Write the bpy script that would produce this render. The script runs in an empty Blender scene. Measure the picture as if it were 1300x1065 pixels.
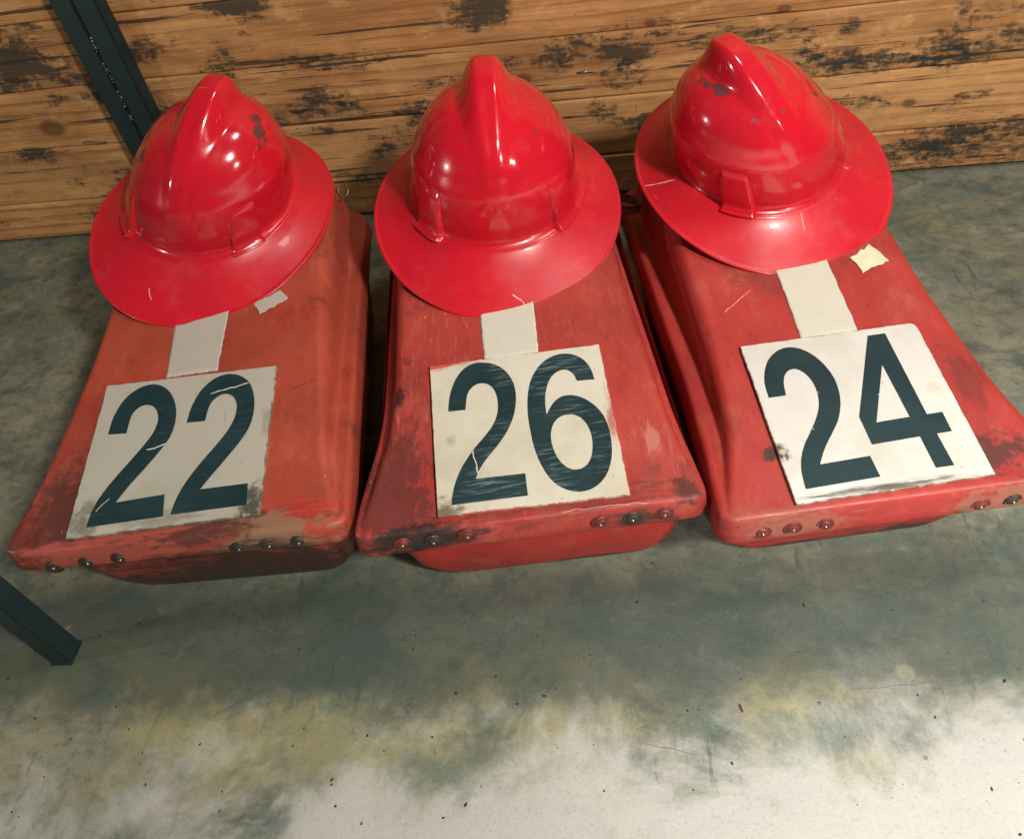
import bpy, bmesh, math, random
from mathutils import Vector, Matrix, noise
rnd = random.Random(11)
C = bpy.context.scene.collection
scene = bpy.context.scene

# ------------------------------------------------------------------ helpers
def link(o, parent=None):
    C.objects.link(o)
    if parent is not None: o.parent = parent
    return o
def mesh_obj(name, verts, faces, m=None, parent=None, smooth=True):
    me = bpy.data.meshes.new(name); me.from_pydata([tuple(v) for v in verts], [], faces); me.update()
    bm = bmesh.new(); bm.from_mesh(me); bmesh.ops.recalc_face_normals(bm, faces=bm.faces); bm.to_mesh(me); bm.free()
    for p in me.polygons: p.use_smooth = smooth
    if m: me.materials.append(m)
    return link(bpy.data.objects.new(name, me), parent)
def bm_obj(name, bm, m=None, parent=None, smooth=True):
    me = bpy.data.meshes.new(name); bm.to_mesh(me); bm.free()
    for p in me.polygons: p.use_smooth = smooth
    if m: me.materials.append(m)
    return link(bpy.data.objects.new(name, me), parent)
def tag(o, label, cat=None, group=None, kind=None):
    if label: o['label'] = label
    if cat: o['category'] = cat
    if group: o['group'] = group
    if kind: o['kind'] = kind
    return o
def empty(name, mat):
    o = bpy.data.objects.new(name, None); o.empty_display_size = .05; link(o); o.matrix_world = mat; return o
def ss(a, b, x):
    t = max(0., min(1., (x-a)/(b-a))); return t*t*(3-2*t)
def R(d): return math.radians(d)

# ------------------------------------------------------------------ node helper
class NT:
    def __init__(s, name):
        s.m = bpy.data.materials.new(name); s.m.use_nodes = True
        s.t = s.m.node_tree; s.n = s.t.nodes; s.b = s.n['Principled BSDF']; s.out = s.n['Material Output']
        s.tc = s.n.new('ShaderNodeTexCoord')
    def put(s, node, key, v):
        if v is None: return
        if isinstance(v, bpy.types.NodeSocket): s.t.links.new(v, node.inputs[key])
        else:
            i = node.inputs[key]
            if isinstance(v, (tuple, list)) and len(v) == 3 and i.type == 'RGBA': v = (*v, 1)
            i.default_value = v
    def coord(s, scale=(1,1,1), rot=(0,0,0), loc=(0,0,0)):
        mp = s.n.new('ShaderNodeMapping'); s.t.links.new(s.tc.outputs['Object'], mp.inputs[0])
        mp.inputs['Scale'].default_value = scale; mp.inputs['Rotation'].default_value = rot; mp.inputs['Location'].default_value = loc
        return mp.outputs[0]
    def noise(s, scale, detail=4, rough=.55, co=None, dist=0., w=None):
        x = s.n.new('ShaderNodeTexNoise'); x.inputs['Scale'].default_value = scale; x.inputs['Detail'].default_value = detail
        x.inputs['Roughness'].default_value = rough; x.inputs['Distortion'].default_value = dist
        s.t.links.new(co or s.tc.outputs['Object'], x.inputs['Vector']); return x.outputs[0]
    def vor(s, scale, co=None, feature='F1', out='Distance'):
        x = s.n.new('ShaderNodeTexVoronoi'); x.feature = feature; x.inputs['Scale'].default_value = scale
        s.t.links.new(co or s.tc.outputs['Object'], x.inputs['Vector']); return x.outputs[out]
    def ramp(s, v, lo, hi, a=0., b=1.):
        x = s.n.new('ShaderNodeMapRange'); x.interpolation_type = 'SMOOTHSTEP'
        s.put(x, 'Value', v); x.inputs['From Min'].default_value = lo; x.inputs['From Max'].default_value = hi
        x.inputs['To Min'].default_value = a; x.inputs['To Max'].default_value = b; return x.outputs[0]
    def mul(s, a, b, op='MULTIPLY'):
        x = s.n.new('ShaderNodeMath'); x.operation = op; s.put(x, 0, a); s.put(x, 1, b); return x.outputs[0]
    def mix(s, f, a, b, mode='MIX'):
        x = s.n.new('ShaderNodeMix'); x.data_type = 'RGBA'; x.blend_type = mode
        s.put(x, 0, f)
        for k, v in ((6, a), (7, b)):
            if isinstance(v, bpy.types.NodeSocket): s.t.links.new(v, x.inputs[k])
            else: x.inputs[k].default_value = (*v, 1)
        return x.outputs[2]
    def bump(s, h, strength=.3, dist=.001, normal=None):
        x = s.n.new('ShaderNodeBump'); x.inputs['Strength'].default_value = strength; x.inputs['Distance'].default_value = dist
        s.t.links.new(h, x.inputs['Height'])
        if normal: s.t.links.new(normal, x.inputs['Normal'])
        return x.outputs[0]
    def sep(s, co=None):
        x = s.n.new('ShaderNodeSeparateXYZ'); s.t.links.new(co or s.tc.outputs['Object'], x.inputs[0]); return x.outputs
    def blob(s, centre, radius, soft=.4, warp=.5, wscale=60., co=None, stretch=(1,1,1), seed=0., detail=5, rough=.62):
        """1 inside a ragged patch at a fixed place on the object"""
        x = s.n.new('ShaderNodeVectorMath'); x.operation = 'SUBTRACT'
        s.t.links.new(co or s.tc.outputs['Object'], x.inputs[0]); x.inputs[1].default_value = centre
        y = s.n.new('ShaderNodeVectorMath'); y.operation = 'MULTIPLY'
        s.t.links.new(x.outputs[0], y.inputs[0]); y.inputs[1].default_value = stretch
        z = s.n.new('ShaderNodeVectorMath'); z.operation = 'LENGTH'; s.t.links.new(y.outputs[0], z.inputs[0])
        nz = s.noise(wscale, detail, rough, s.coord(stretch, loc=(seed, seed*1.7, 0)))
        d = s.mul(z.outputs['Value'], s.mul(s.mul(nz, .5, 'SUBTRACT'), radius*warp*4), 'ADD')
        return s.ramp(d, radius*(1-soft), radius, 1., 0.)
    def line(s, p, q, width, warp=.002, wscale=40., co=None):
        """1 along a thin stroke between two points of the xy plane"""
        xs = s.sep(co); dx, dy = q[0]-p[0], q[1]-p[1]; L = math.hypot(dx, dy); ux, uy = dx/L, dy/L
        ax = s.mul(xs[0], p[0], 'SUBTRACT'); ay = s.mul(xs[1], p[1], 'SUBTRACT')
        al = s.mul(s.mul(ax, ux), s.mul(ay, uy), 'ADD'); pe = s.mul(s.mul(ax, -uy), s.mul(ay, ux), 'ADD')
        pe = s.mul(pe, s.mul(s.mul(s.noise(wscale, 3, .6), .5, 'SUBTRACT'), warp*4), 'ADD')
        across = s.ramp(s.mul(pe, 0, 'ABSOLUTE') if False else s._abs(pe), width*.35, width, 1., 0.)
        ends = s.mul(s.ramp(al, 0., L*.06), s.ramp(al, L*.9, L, 1., 0.))
        return s.mul(across, ends)
    def _abs(s, a):
        x = s.n.new('ShaderNodeMath'); x.operation = 'ABSOLUTE'; s.put(x, 0, a); return x.outputs[0]
    def maxi(s, *a):
        r = a[0]
        for b in a[1:]: r = s.mul(r, b, 'MAXIMUM')
        return r
    def set(s, **k):
        for a, v in k.items(): s.put(s.b, a.replace('_', ' '), v)
        return s.m

# outlines of the painted figures and boards, metres on the lid
PLATES= {'b26': [(-0.0908, 0.185), (0.1006, 0.1818), (0.1004, -0.0023), (-0.0899, 0.0025)], 'b22': [(-0.1135, 0.2104), (0.0899, 0.2037), (0.0878, 0.0176), (-0.1165, 0.0205)], 'b24': [(-0.0809, 0.183), (0.1058, 0.182), (0.1062, 0.0008), (-0.0797, -0.0018)]}
TAPES= {'b26': [[(-0.029, 0.2703), (0.036, 0.2641), (0.0327, 0.1907), (-0.0287, 0.1905)]], 'b22': [[(-0.0469, 0.3159), (0.0207, 0.3031), (0.0177, 0.2176), (-0.0446, 0.2181)], [(0.0513, 0.3089), (0.0853, 0.3246), (0.0957, 0.3082), (0.0613, 0.2891)]], 'b24': [[(-0.0114, 0.2827), (0.0489, 0.2831), (0.0471, 0.189), (-0.0141, 0.1872)], [(0.0768, 0.2875), (0.1042, 0.3022), (0.1155, 0.2747), (0.081, 0.262)]]}
DIGITS={'b26':[[(-0.073,0.1218),(-0.0726,0.1258),(-0.0722,0.1299),(-0.0717,0.1339),(-0.071,0.1379),(-0.0702,0.1419),(-0.0692,0.1458),(-0.068,0.1496),(-0.0666,0.1534),(-0.065,0.1572),(-0.0632,0.1609),(-0.0612,0.1644),(-0.0591,0.1676),(-0.057,0.1703),(-0.0548,0.1727),(-0.0525,0.1747),(-0.0501,0.1765),(-0.0477,0.1779),(-0.0452,0.179),(-0.0425,0.1798),(-0.0397,0.1802),(-0.0367,0.1803),(-0.0336,0.18),(-0.0303,0.1794),(-0.0271,0.1786),(-0.0238,0.1774),(-0.0205,0.176),(-0.0173,0.1743),(-0.0144,0.1722),(-0.0118,0.1699),(-0.0094,0.1672),(-0.0072,0.1642),(-0.0052,0.1611),(-0.0035,0.1578),(-0.0019,0.1542),(-0.0006,0.1505),(0.0004,0.1467),(0.0011,0.1426),(0.0015,0.1384),(0.0016,0.1341),(0.0015,0.1298),(0.0011,0.1255),(0.0005,0.1211),(-0.0003,0.1167),(-0.0013,0.1126),(-0.0024,0.1085),(-0.0038,0.1046),(-0.0053,0.1007),(-0.007,0.097),(-0.0088,0.0934),(-0.0108,0.09),(-0.0129,0.0866),(-0.0151,0.0833),(-0.0175,0.08),(-0.02,0.0769),(-0.0226,0.0738),(-0.0253,0.0707),(-0.0281,0.0675),(-0.031,0.0644),(-0.0339,0.0614),(-0.0365,0.0585),(-0.0388,0.0557),(-0.0409,0.0531),(-0.0427,0.0505),(-0.0444,0.0479),(-0.0459,0.0453),(-0.0472,0.0426),(-0.0484,0.04),(-0.0496,0.0374),(0.0011,0.036),(0.0011,0.0115),(-0.0756,0.0125),(-0.0752,0.0156),(-0.0747,0.0187),(-0.0742,0.0218),(-0.0736,0.0249),(-0.0728,0.0281),(-0.0719,0.0313),(-0.0708,0.0346),(-0.0696,0.0378),(-0.0683,0.0411),(-0.0668,0.0445),(-0.0652,0.0478),(-0.0636,0.0509),(-0.0619,0.0538),(-0.0601,0.0565),(-0.0582,0.0592),(-0.0562,0.062),(-0.0539,0.0651),(-0.0515,0.0682),(-0.049,0.0713),(-0.0464,0.0743),(-0.0438,0.0771),(-0.0411,0.0799),(-0.0384,0.0826),(-0.0359,0.0854),(-0.0335,0.0881),(-0.0312,0.0908),(-0.029,0.0936),(-0.027,0.0964),(-0.0253,0.0992),(-0.0238,0.102),(-0.0226,0.1049),(-0.0214,0.1079),(-0.0205,0.111),(-0.0198,0.1142),(-0.0192,0.1176),(-0.0189,0.1209),(-0.0187,0.1244),(-0.0188,0.128),(-0.019,0.1315),(-0.0195,0.1347),(-0.0201,0.1377),(-0.021,0.1404),(-0.022,0.1429),(-0.0233,0.1451),(-0.0247,0.1471),(-0.0265,0.1487),(-0.0284,0.1501),(-0.0303,0.1511),(-0.0323,0.1518),(-0.0345,0.1522),(-0.0367,0.1523),(-0.0387,0.152),(-0.0407,0.1514),(-0.0426,0.1504),(-0.0445,0.1492),(-0.0462,0.1476),(-0.0477,0.146),(-0.0491,0.1441),(-0.0504,0.1417),(-0.0515,0.1388),(-0.0524,0.1349),(-0.0531,0.1303),(-0.0538,0.1255),(-0.0545,0.1209)],[(0.0882,0.1363),(0.0879,0.1398),(0.0876,0.1433),(0.0872,0.1468),(0.0866,0.1502),(0.0856,0.1535),(0.0844,0.1567),(0.0829,0.1598),(0.0813,0.1626),(0.0794,0.1652),(0.0773,0.1674),(0.0751,0.1694),(0.0726,0.1712),(0.07,0.1727),(0.0672,0.174),(0.0643,0.1749),(0.0614,0.1756),(0.0583,0.1759),(0.0551,0.1759),(0.052,0.1755),(0.0488,0.1748),(0.0457,0.1738),(0.0426,0.1725),(0.0395,0.1708),(0.0366,0.1688),(0.0338,0.1665),(0.0311,0.1639),(0.0286,0.161),(0.0262,0.1579),(0.024,0.1546),(0.022,0.1511),(0.0202,0.1474),(0.0186,0.1436),(0.0172,0.1395),(0.016,0.1352),(0.015,0.1308),(0.0141,0.1263),(0.0133,0.1217),(0.0127,0.1171),(0.0123,0.1124),(0.0119,0.1077),(0.0117,0.1029),(0.0117,0.0981),(0.0117,0.0932),(0.0119,0.0879),(0.0122,0.0823),(0.0125,0.0763),(0.013,0.0703),(0.0136,0.0647),(0.0145,0.0595),(0.0154,0.0545),(0.0165,0.0497),(0.0178,0.045),(0.0193,0.0405),(0.0209,0.036),(0.0227,0.0319),(0.0245,0.0281),(0.0265,0.0248),(0.0287,0.0219),(0.0309,0.0192),(0.0333,0.0169),(0.0357,0.0148),(0.0383,0.013),(0.0409,0.0115),(0.0436,0.0102),(0.0463,0.0092),(0.0491,0.0085),(0.0519,0.008),(0.0546,0.0078),(0.0574,0.0079),(0.0601,0.0082),(0.0628,0.0088),(0.0655,0.0096),(0.0682,0.0109),(0.0709,0.0124),(0.0735,0.0142),(0.0759,0.0162),(0.0782,0.0184),(0.0803,0.0209),(0.0823,0.0237),(0.0841,0.0267),(0.0858,0.0301),(0.0874,0.0337),(0.0888,0.0375),(0.09,0.0415),(0.091,0.0455),(0.0918,0.0497),(0.0924,0.054),(0.0928,0.0583),(0.0931,0.0626),(0.0931,0.067),(0.0931,0.0713),(0.0928,0.0755),(0.0923,0.0795),(0.0916,0.0834),(0.0908,0.0872),(0.0896,0.0908),(0.0883,0.0943),(0.0867,0.0976),(0.0848,0.1008),(0.0828,0.1039),(0.0806,0.1067),(0.0782,0.1094),(0.0757,0.1119),(0.0731,0.1141),(0.0705,0.116),(0.0677,0.1177),(0.0649,0.119),(0.0621,0.12),(0.0593,0.1207),(0.0565,0.121),(0.0538,0.1209),(0.0512,0.1205),(0.0486,0.1197),(0.0462,0.1185),(0.0438,0.117),(0.0417,0.1153),(0.0398,0.1134),(0.0381,0.1113),(0.0365,0.1091),(0.0351,0.107),(0.034,0.1052),(0.033,0.1035),(0.0322,0.1019),(0.0313,0.1002),(0.0313,0.1039),(0.0313,0.1077),(0.0314,0.1114),(0.0316,0.1151),(0.032,0.1188),(0.0326,0.1226),(0.0333,0.1262),(0.0342,0.1297),(0.0352,0.1332),(0.0365,0.1367),(0.0379,0.1399),(0.0394,0.1428),(0.041,0.1453),(0.0428,0.1476),(0.0446,0.1495),(0.0466,0.1512),(0.0486,0.1525),(0.0507,0.1535),(0.0528,0.1542),(0.0548,0.1546),(0.0567,0.1546),(0.0585,0.1543),(0.0603,0.1536),(0.0619,0.1528),(0.0633,0.1517),(0.0645,0.1504),(0.0656,0.1489),(0.0666,0.1471),(0.0675,0.145),(0.0682,0.1426),(0.0688,0.1401),(0.0694,0.1376)],[(0.0557,0.097),(0.0535,0.0971),(0.051,0.0971),(0.0483,0.0969),(0.0459,0.0962),(0.0437,0.0951),(0.0415,0.0936),(0.0396,0.0918),(0.0378,0.0897),(0.0362,0.0872),(0.0349,0.0843),(0.0337,0.0812),(0.0329,0.0781),(0.0324,0.0749),(0.0321,0.0717),(0.0321,0.0683),(0.0323,0.065),(0.0326,0.0616),(0.0332,0.0581),(0.0339,0.0546),(0.0348,0.0514),(0.0359,0.0483),(0.0372,0.0453),(0.0387,0.0425),(0.0402,0.0401),(0.0419,0.038),(0.0437,0.0362),(0.0455,0.0348),(0.0475,0.0336),(0.0495,0.0328),(0.0516,0.0323),(0.0538,0.0322),(0.0559,0.0323),(0.058,0.0327),(0.0601,0.0335),(0.0621,0.0345),(0.064,0.0359),(0.0657,0.0376),(0.0673,0.0397),(0.0687,0.0421),(0.07,0.0446),(0.071,0.0473),(0.0719,0.0503),(0.0726,0.0534),(0.0732,0.0564),(0.0736,0.0595),(0.0739,0.0627),(0.074,0.0658),(0.0739,0.0689),(0.0737,0.0719),(0.0732,0.075),(0.0726,0.0779),(0.0719,0.0807),(0.0709,0.0833),(0.0697,0.0858),(0.0684,0.0881),(0.0671,0.0901),(0.0658,0.0917),(0.0644,0.093),(0.063,0.094),(0.0615,0.0949),(0.0602,0.0957),(0.0589,0.0963),(0.0575,0.0967)]],'b24':[[(-0.0706,0.1152),(-0.0705,0.1192),(-0.0704,0.1233),(-0.0702,0.1274),(-0.0698,0.1314),(-0.0691,0.1353),(-0.0682,0.1391),(-0.067,0.1428),(-0.0657,0.1465),(-0.064,0.1502),(-0.0621,0.1538),(-0.06,0.1573),(-0.0578,0.1604),(-0.0552,0.1632),(-0.0525,0.1657),(-0.0496,0.1679),(-0.0466,0.1697),(-0.0436,0.1712),(-0.0404,0.1723),(-0.0372,0.173),(-0.0341,0.1732),(-0.031,0.1729),(-0.0279,0.1722),(-0.0249,0.1711),(-0.022,0.1696),(-0.0191,0.1676),(-0.0163,0.1653),(-0.0137,0.1626),(-0.0113,0.1596),(-0.009,0.1563),(-0.007,0.1526),(-0.0051,0.1487),(-0.0035,0.1448),(-0.0022,0.1408),(-0.0011,0.1367),(-0.0002,0.1325),(0.0003,0.1282),(0.0006,0.1239),(0.0005,0.1194),(0.0002,0.115),(-0.0004,0.1107),(-0.0011,0.1064),(-0.0021,0.1023),(-0.0033,0.0982),(-0.0048,0.0942),(-0.0065,0.0902),(-0.0084,0.0862),(-0.0105,0.0823),(-0.0127,0.0787),(-0.0151,0.0752),(-0.0177,0.0719),(-0.0204,0.0687),(-0.023,0.0655),(-0.0256,0.0624),(-0.0282,0.0594),(-0.0307,0.0564),(-0.0331,0.0535),(-0.0352,0.0507),(-0.0371,0.0479),(-0.0389,0.0453),(-0.0405,0.0428),(-0.0419,0.0405),(-0.0432,0.0384),(-0.0443,0.0364),(-0.0455,0.0343),(0.003,0.036),(0.0043,0.0136),(-0.0667,0.0114),(-0.0664,0.0154),(-0.0661,0.0194),(-0.0657,0.0234),(-0.0652,0.0274),(-0.0644,0.0312),(-0.0635,0.0349),(-0.0624,0.0385),(-0.0611,0.0422),(-0.0594,0.0459),(-0.0575,0.0496),(-0.0554,0.0532),(-0.0532,0.0567),(-0.0509,0.06),(-0.0484,0.0631),(-0.0459,0.0662),(-0.0435,0.0693),(-0.041,0.0725),(-0.0385,0.0757),(-0.0361,0.0789),(-0.0339,0.0821),(-0.0317,0.0854),(-0.0297,0.0888),(-0.0278,0.0922),(-0.0261,0.0956),(-0.0247,0.0991),(-0.0236,0.1027),(-0.0227,0.1063),(-0.022,0.11),(-0.0215,0.1137),(-0.0213,0.1175),(-0.0214,0.1213),(-0.0217,0.1249),(-0.0224,0.1284),(-0.0234,0.1318),(-0.0246,0.135),(-0.0259,0.1378),(-0.0276,0.1401),(-0.0294,0.1422),(-0.0313,0.1438),(-0.0333,0.145),(-0.0352,0.1455),(-0.0371,0.1455),(-0.0391,0.1451),(-0.0409,0.1445),(-0.0426,0.1435),(-0.0442,0.1422),(-0.0458,0.1406),(-0.0472,0.1387),(-0.0484,0.1365),(-0.0494,0.1339),(-0.0504,0.1311),(-0.0512,0.1282),(-0.0518,0.1251),(-0.0522,0.1218),(-0.0526,0.1185),(-0.053,0.1152)],[(0.0524,0.1733),(0.0706,0.1734),(0.0724,0.0716),(0.0876,0.072),(0.0874,0.05),(0.0728,0.0496),(0.0743,0.0148),(0.0572,0.0148),(0.0564,0.0491),(0.0094,0.0475),(0.0087,0.0793)],[(0.0531,0.1357),(0.0223,0.0704),(0.0556,0.0715)]],'b22':[[(-0.0972,0.1414),(-0.097,0.1466),(-0.0968,0.1518),(-0.0965,0.1571),(-0.0959,0.1623),(-0.0947,0.1676),(-0.0932,0.173),(-0.0914,0.1782),(-0.0893,0.1829),(-0.0868,0.1871),(-0.084,0.1908),(-0.081,0.1941),(-0.0776,0.1968),(-0.0739,0.199),(-0.0699,0.2008),(-0.0657,0.202),(-0.0617,0.2026),(-0.0577,0.2026),(-0.0537,0.2019),(-0.0498,0.2007),(-0.0461,0.1989),(-0.0424,0.1965),(-0.0389,0.1935),(-0.0355,0.19),(-0.0325,0.1861),(-0.0298,0.1819),(-0.0273,0.1771),(-0.0252,0.1722),(-0.0235,0.167),(-0.0221,0.1617),(-0.0211,0.1561),(-0.0205,0.1506),(-0.0203,0.1451),(-0.0206,0.1399),(-0.0213,0.1347),(-0.0225,0.1297),(-0.0239,0.125),(-0.0258,0.1206),(-0.028,0.1165),(-0.0305,0.1126),(-0.0331,0.1085),(-0.0359,0.1042),(-0.0389,0.0998),(-0.0419,0.0954),(-0.0451,0.091),(-0.0484,0.0865),(-0.052,0.0818),(-0.0553,0.0773),(-0.0582,0.0734),(-0.0603,0.0702),(-0.0621,0.0675),(-0.0635,0.0651),(-0.065,0.0627),(-0.0664,0.0604),(-0.0676,0.0582),(-0.0689,0.0561),(-0.0701,0.054),(-0.0173,0.0555),(-0.0148,0.0301),(-0.0965,0.0298),(-0.096,0.0346),(-0.0956,0.0394),(-0.095,0.0443),(-0.0941,0.049),(-0.0927,0.0536),(-0.0911,0.0582),(-0.0892,0.0627),(-0.0869,0.0673),(-0.0843,0.0721),(-0.0814,0.0769),(-0.0782,0.0818),(-0.075,0.0866),(-0.0717,0.0914),(-0.0683,0.0962),(-0.065,0.1009),(-0.0618,0.1055),(-0.0587,0.1099),(-0.0558,0.1142),(-0.053,0.1184),(-0.0505,0.1224),(-0.0483,0.1263),(-0.0462,0.1299),(-0.0445,0.1335),(-0.0431,0.1372),(-0.0421,0.1412),(-0.0415,0.1453),(-0.0412,0.1494),(-0.0414,0.1533),(-0.0422,0.1571),(-0.0434,0.1608),(-0.045,0.1642),(-0.0468,0.1671),(-0.0489,0.1695),(-0.0513,0.1715),(-0.0539,0.173),(-0.0564,0.174),(-0.059,0.1745),(-0.0617,0.1745),(-0.0643,0.1739),(-0.0667,0.1728),(-0.0689,0.1712),(-0.071,0.1691),(-0.0728,0.1663),(-0.0743,0.1625),(-0.0751,0.1576),(-0.0754,0.1517),(-0.0756,0.1454),(-0.0758,0.1393)],[(-0.0067,0.142),(-0.0063,0.1468),(-0.0058,0.1516),(-0.0053,0.1565),(-0.0043,0.1614),(-0.003,0.1666),(-0.0013,0.172),(0.0007,0.1773),(0.003,0.1821),(0.0058,0.1863),(0.0089,0.1901),(0.0123,0.1935),(0.0158,0.1963),(0.0197,0.1985),(0.0238,0.2001),(0.028,0.2011),(0.0321,0.2015),(0.0362,0.2012),(0.0402,0.2002),(0.0442,0.1987),(0.0479,0.1968),(0.0514,0.1945),(0.0547,0.1918),(0.0578,0.1887),(0.0605,0.1851),(0.0628,0.1809),(0.0648,0.1761),(0.0665,0.1712),(0.0678,0.1661),(0.0688,0.1611),(0.0695,0.156),(0.0698,0.1508),(0.0699,0.1457),(0.0696,0.1406),(0.0691,0.1355),(0.0683,0.1305),(0.0671,0.1257),(0.0655,0.1213),(0.0635,0.1171),(0.0613,0.113),(0.0589,0.1089),(0.0563,0.1048),(0.0535,0.1006),(0.0505,0.0965),(0.0474,0.0922),(0.044,0.0875),(0.0405,0.0827),(0.037,0.078),(0.034,0.074),(0.0317,0.0709),(0.0298,0.0683),(0.0281,0.066),(0.0265,0.0638),(0.025,0.0616),(0.0235,0.0595),(0.0222,0.0575),(0.0208,0.0555),(0.0725,0.0547),(0.0736,0.0301),(-0.007,0.0309),(-0.0062,0.0352),(-0.0055,0.0396),(-0.0046,0.044),(-0.0034,0.0485),(-0.0019,0.0531),(-0.0001,0.0577),(0.002,0.0624),(0.0044,0.0672),(0.0072,0.0722),(0.0103,0.0773),(0.0136,0.0824),(0.017,0.0874),(0.0205,0.0923),(0.0241,0.0971),(0.0277,0.1017),(0.031,0.1063),(0.034,0.1105),(0.0368,0.1146),(0.0394,0.1185),(0.0417,0.1225),(0.0438,0.1265),(0.0456,0.1305),(0.0471,0.1345),(0.0483,0.1385),(0.0491,0.1427),(0.0495,0.1469),(0.0496,0.151),(0.0493,0.1548),(0.0486,0.1584),(0.0476,0.1616),(0.0462,0.1646),(0.0446,0.1672),(0.0426,0.1694),(0.0404,0.1713),(0.038,0.1727),(0.0355,0.1736),(0.033,0.1739),(0.0303,0.1738),(0.0277,0.1731),(0.0253,0.1719),(0.023,0.1702),(0.0208,0.168),(0.0188,0.1652),(0.0171,0.1617),(0.016,0.1572),(0.0153,0.1519),(0.0148,0.1463),(0.0142,0.1409)]]}
AMB = (.40, .85, .88); AMBS = .055; EXPO = 0.
SC22 = [(.1018, .0254, .1362, .012, 1, 1, 1), (.094, .040, .146, .009, 1, 1, 1), (.104, .010, .128, .004, 1, 1, 1), (-.0319, -.0253, .1226, .010, 1.6, 1, .45)]
SC26 = [(.05, -.03, .135, .004, 1.5, 1.5, .35)]
SC24 = [(-.0858, .0441, .1477, .009, 1, .5, 1.8), (-.0815, .0187, .1530, .008, 1, .5, 1.8), (.0288, -.0222, .1283, .009, 1.5, 1.8, .4), (-.0374, -.0414, .1503, .007, 1.4, 2.0, .5), (-.069, -.030, .140, .003, 1, 1, 1)]
LAMPS = [
 (('side_lamp', 'AREA', (-1.7, -1.15, .62), (-.1, -.4, .25), 4.0, (1, .95, .86)), dict(shape='DISK', size=.075)),
 (('front_lamp', 'AREA', (1.15, -1.65, .80), (.0, -.4, .2), 6, (1, .95, .86)), dict(shape='DISK', size=.06)),
 (('ceiling_lamp', 'AREA', (.80, -1.60, 1.45), (.0, -.4, .2), 36, (1, .93, .82)), dict(shape='DISK', size=.16)),
 (('overhead_fill', 'AREA', (1.0, -.50, 2.6), (.0, -.60, 0), 16, (1, .97, .90)), dict(shape='DISK', size=.42)),  # unseen overhead fill, added to lift the lids
 (('floor_spill_spot', 'SPOT', (-.10, -2.9, 2.1), (.02, -1.36, 0), 90, (1, .985, .97)), dict(spot_size=R(26), spot_blend=.9, shadow_soft_size=.04)),  # unseen spots added to cast the bright daylight spill on the floor
 (('floor_spill_spot', 'SPOT', (.50, -2.9, 2.1), (.46, -1.33, 0), 300, (1, .985, .97)), dict(spot_size=R(28), spot_blend=.9, shadow_soft_size=.04)),
 (('floor_spill_spot', 'SPOT', (1.10, -2.9, 2.1), (.98, -1.28, 0), 340, (1, .985, .97)), dict(spot_size=R(28), spot_blend=.9, shadow_soft_size=.04)),
]

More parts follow.
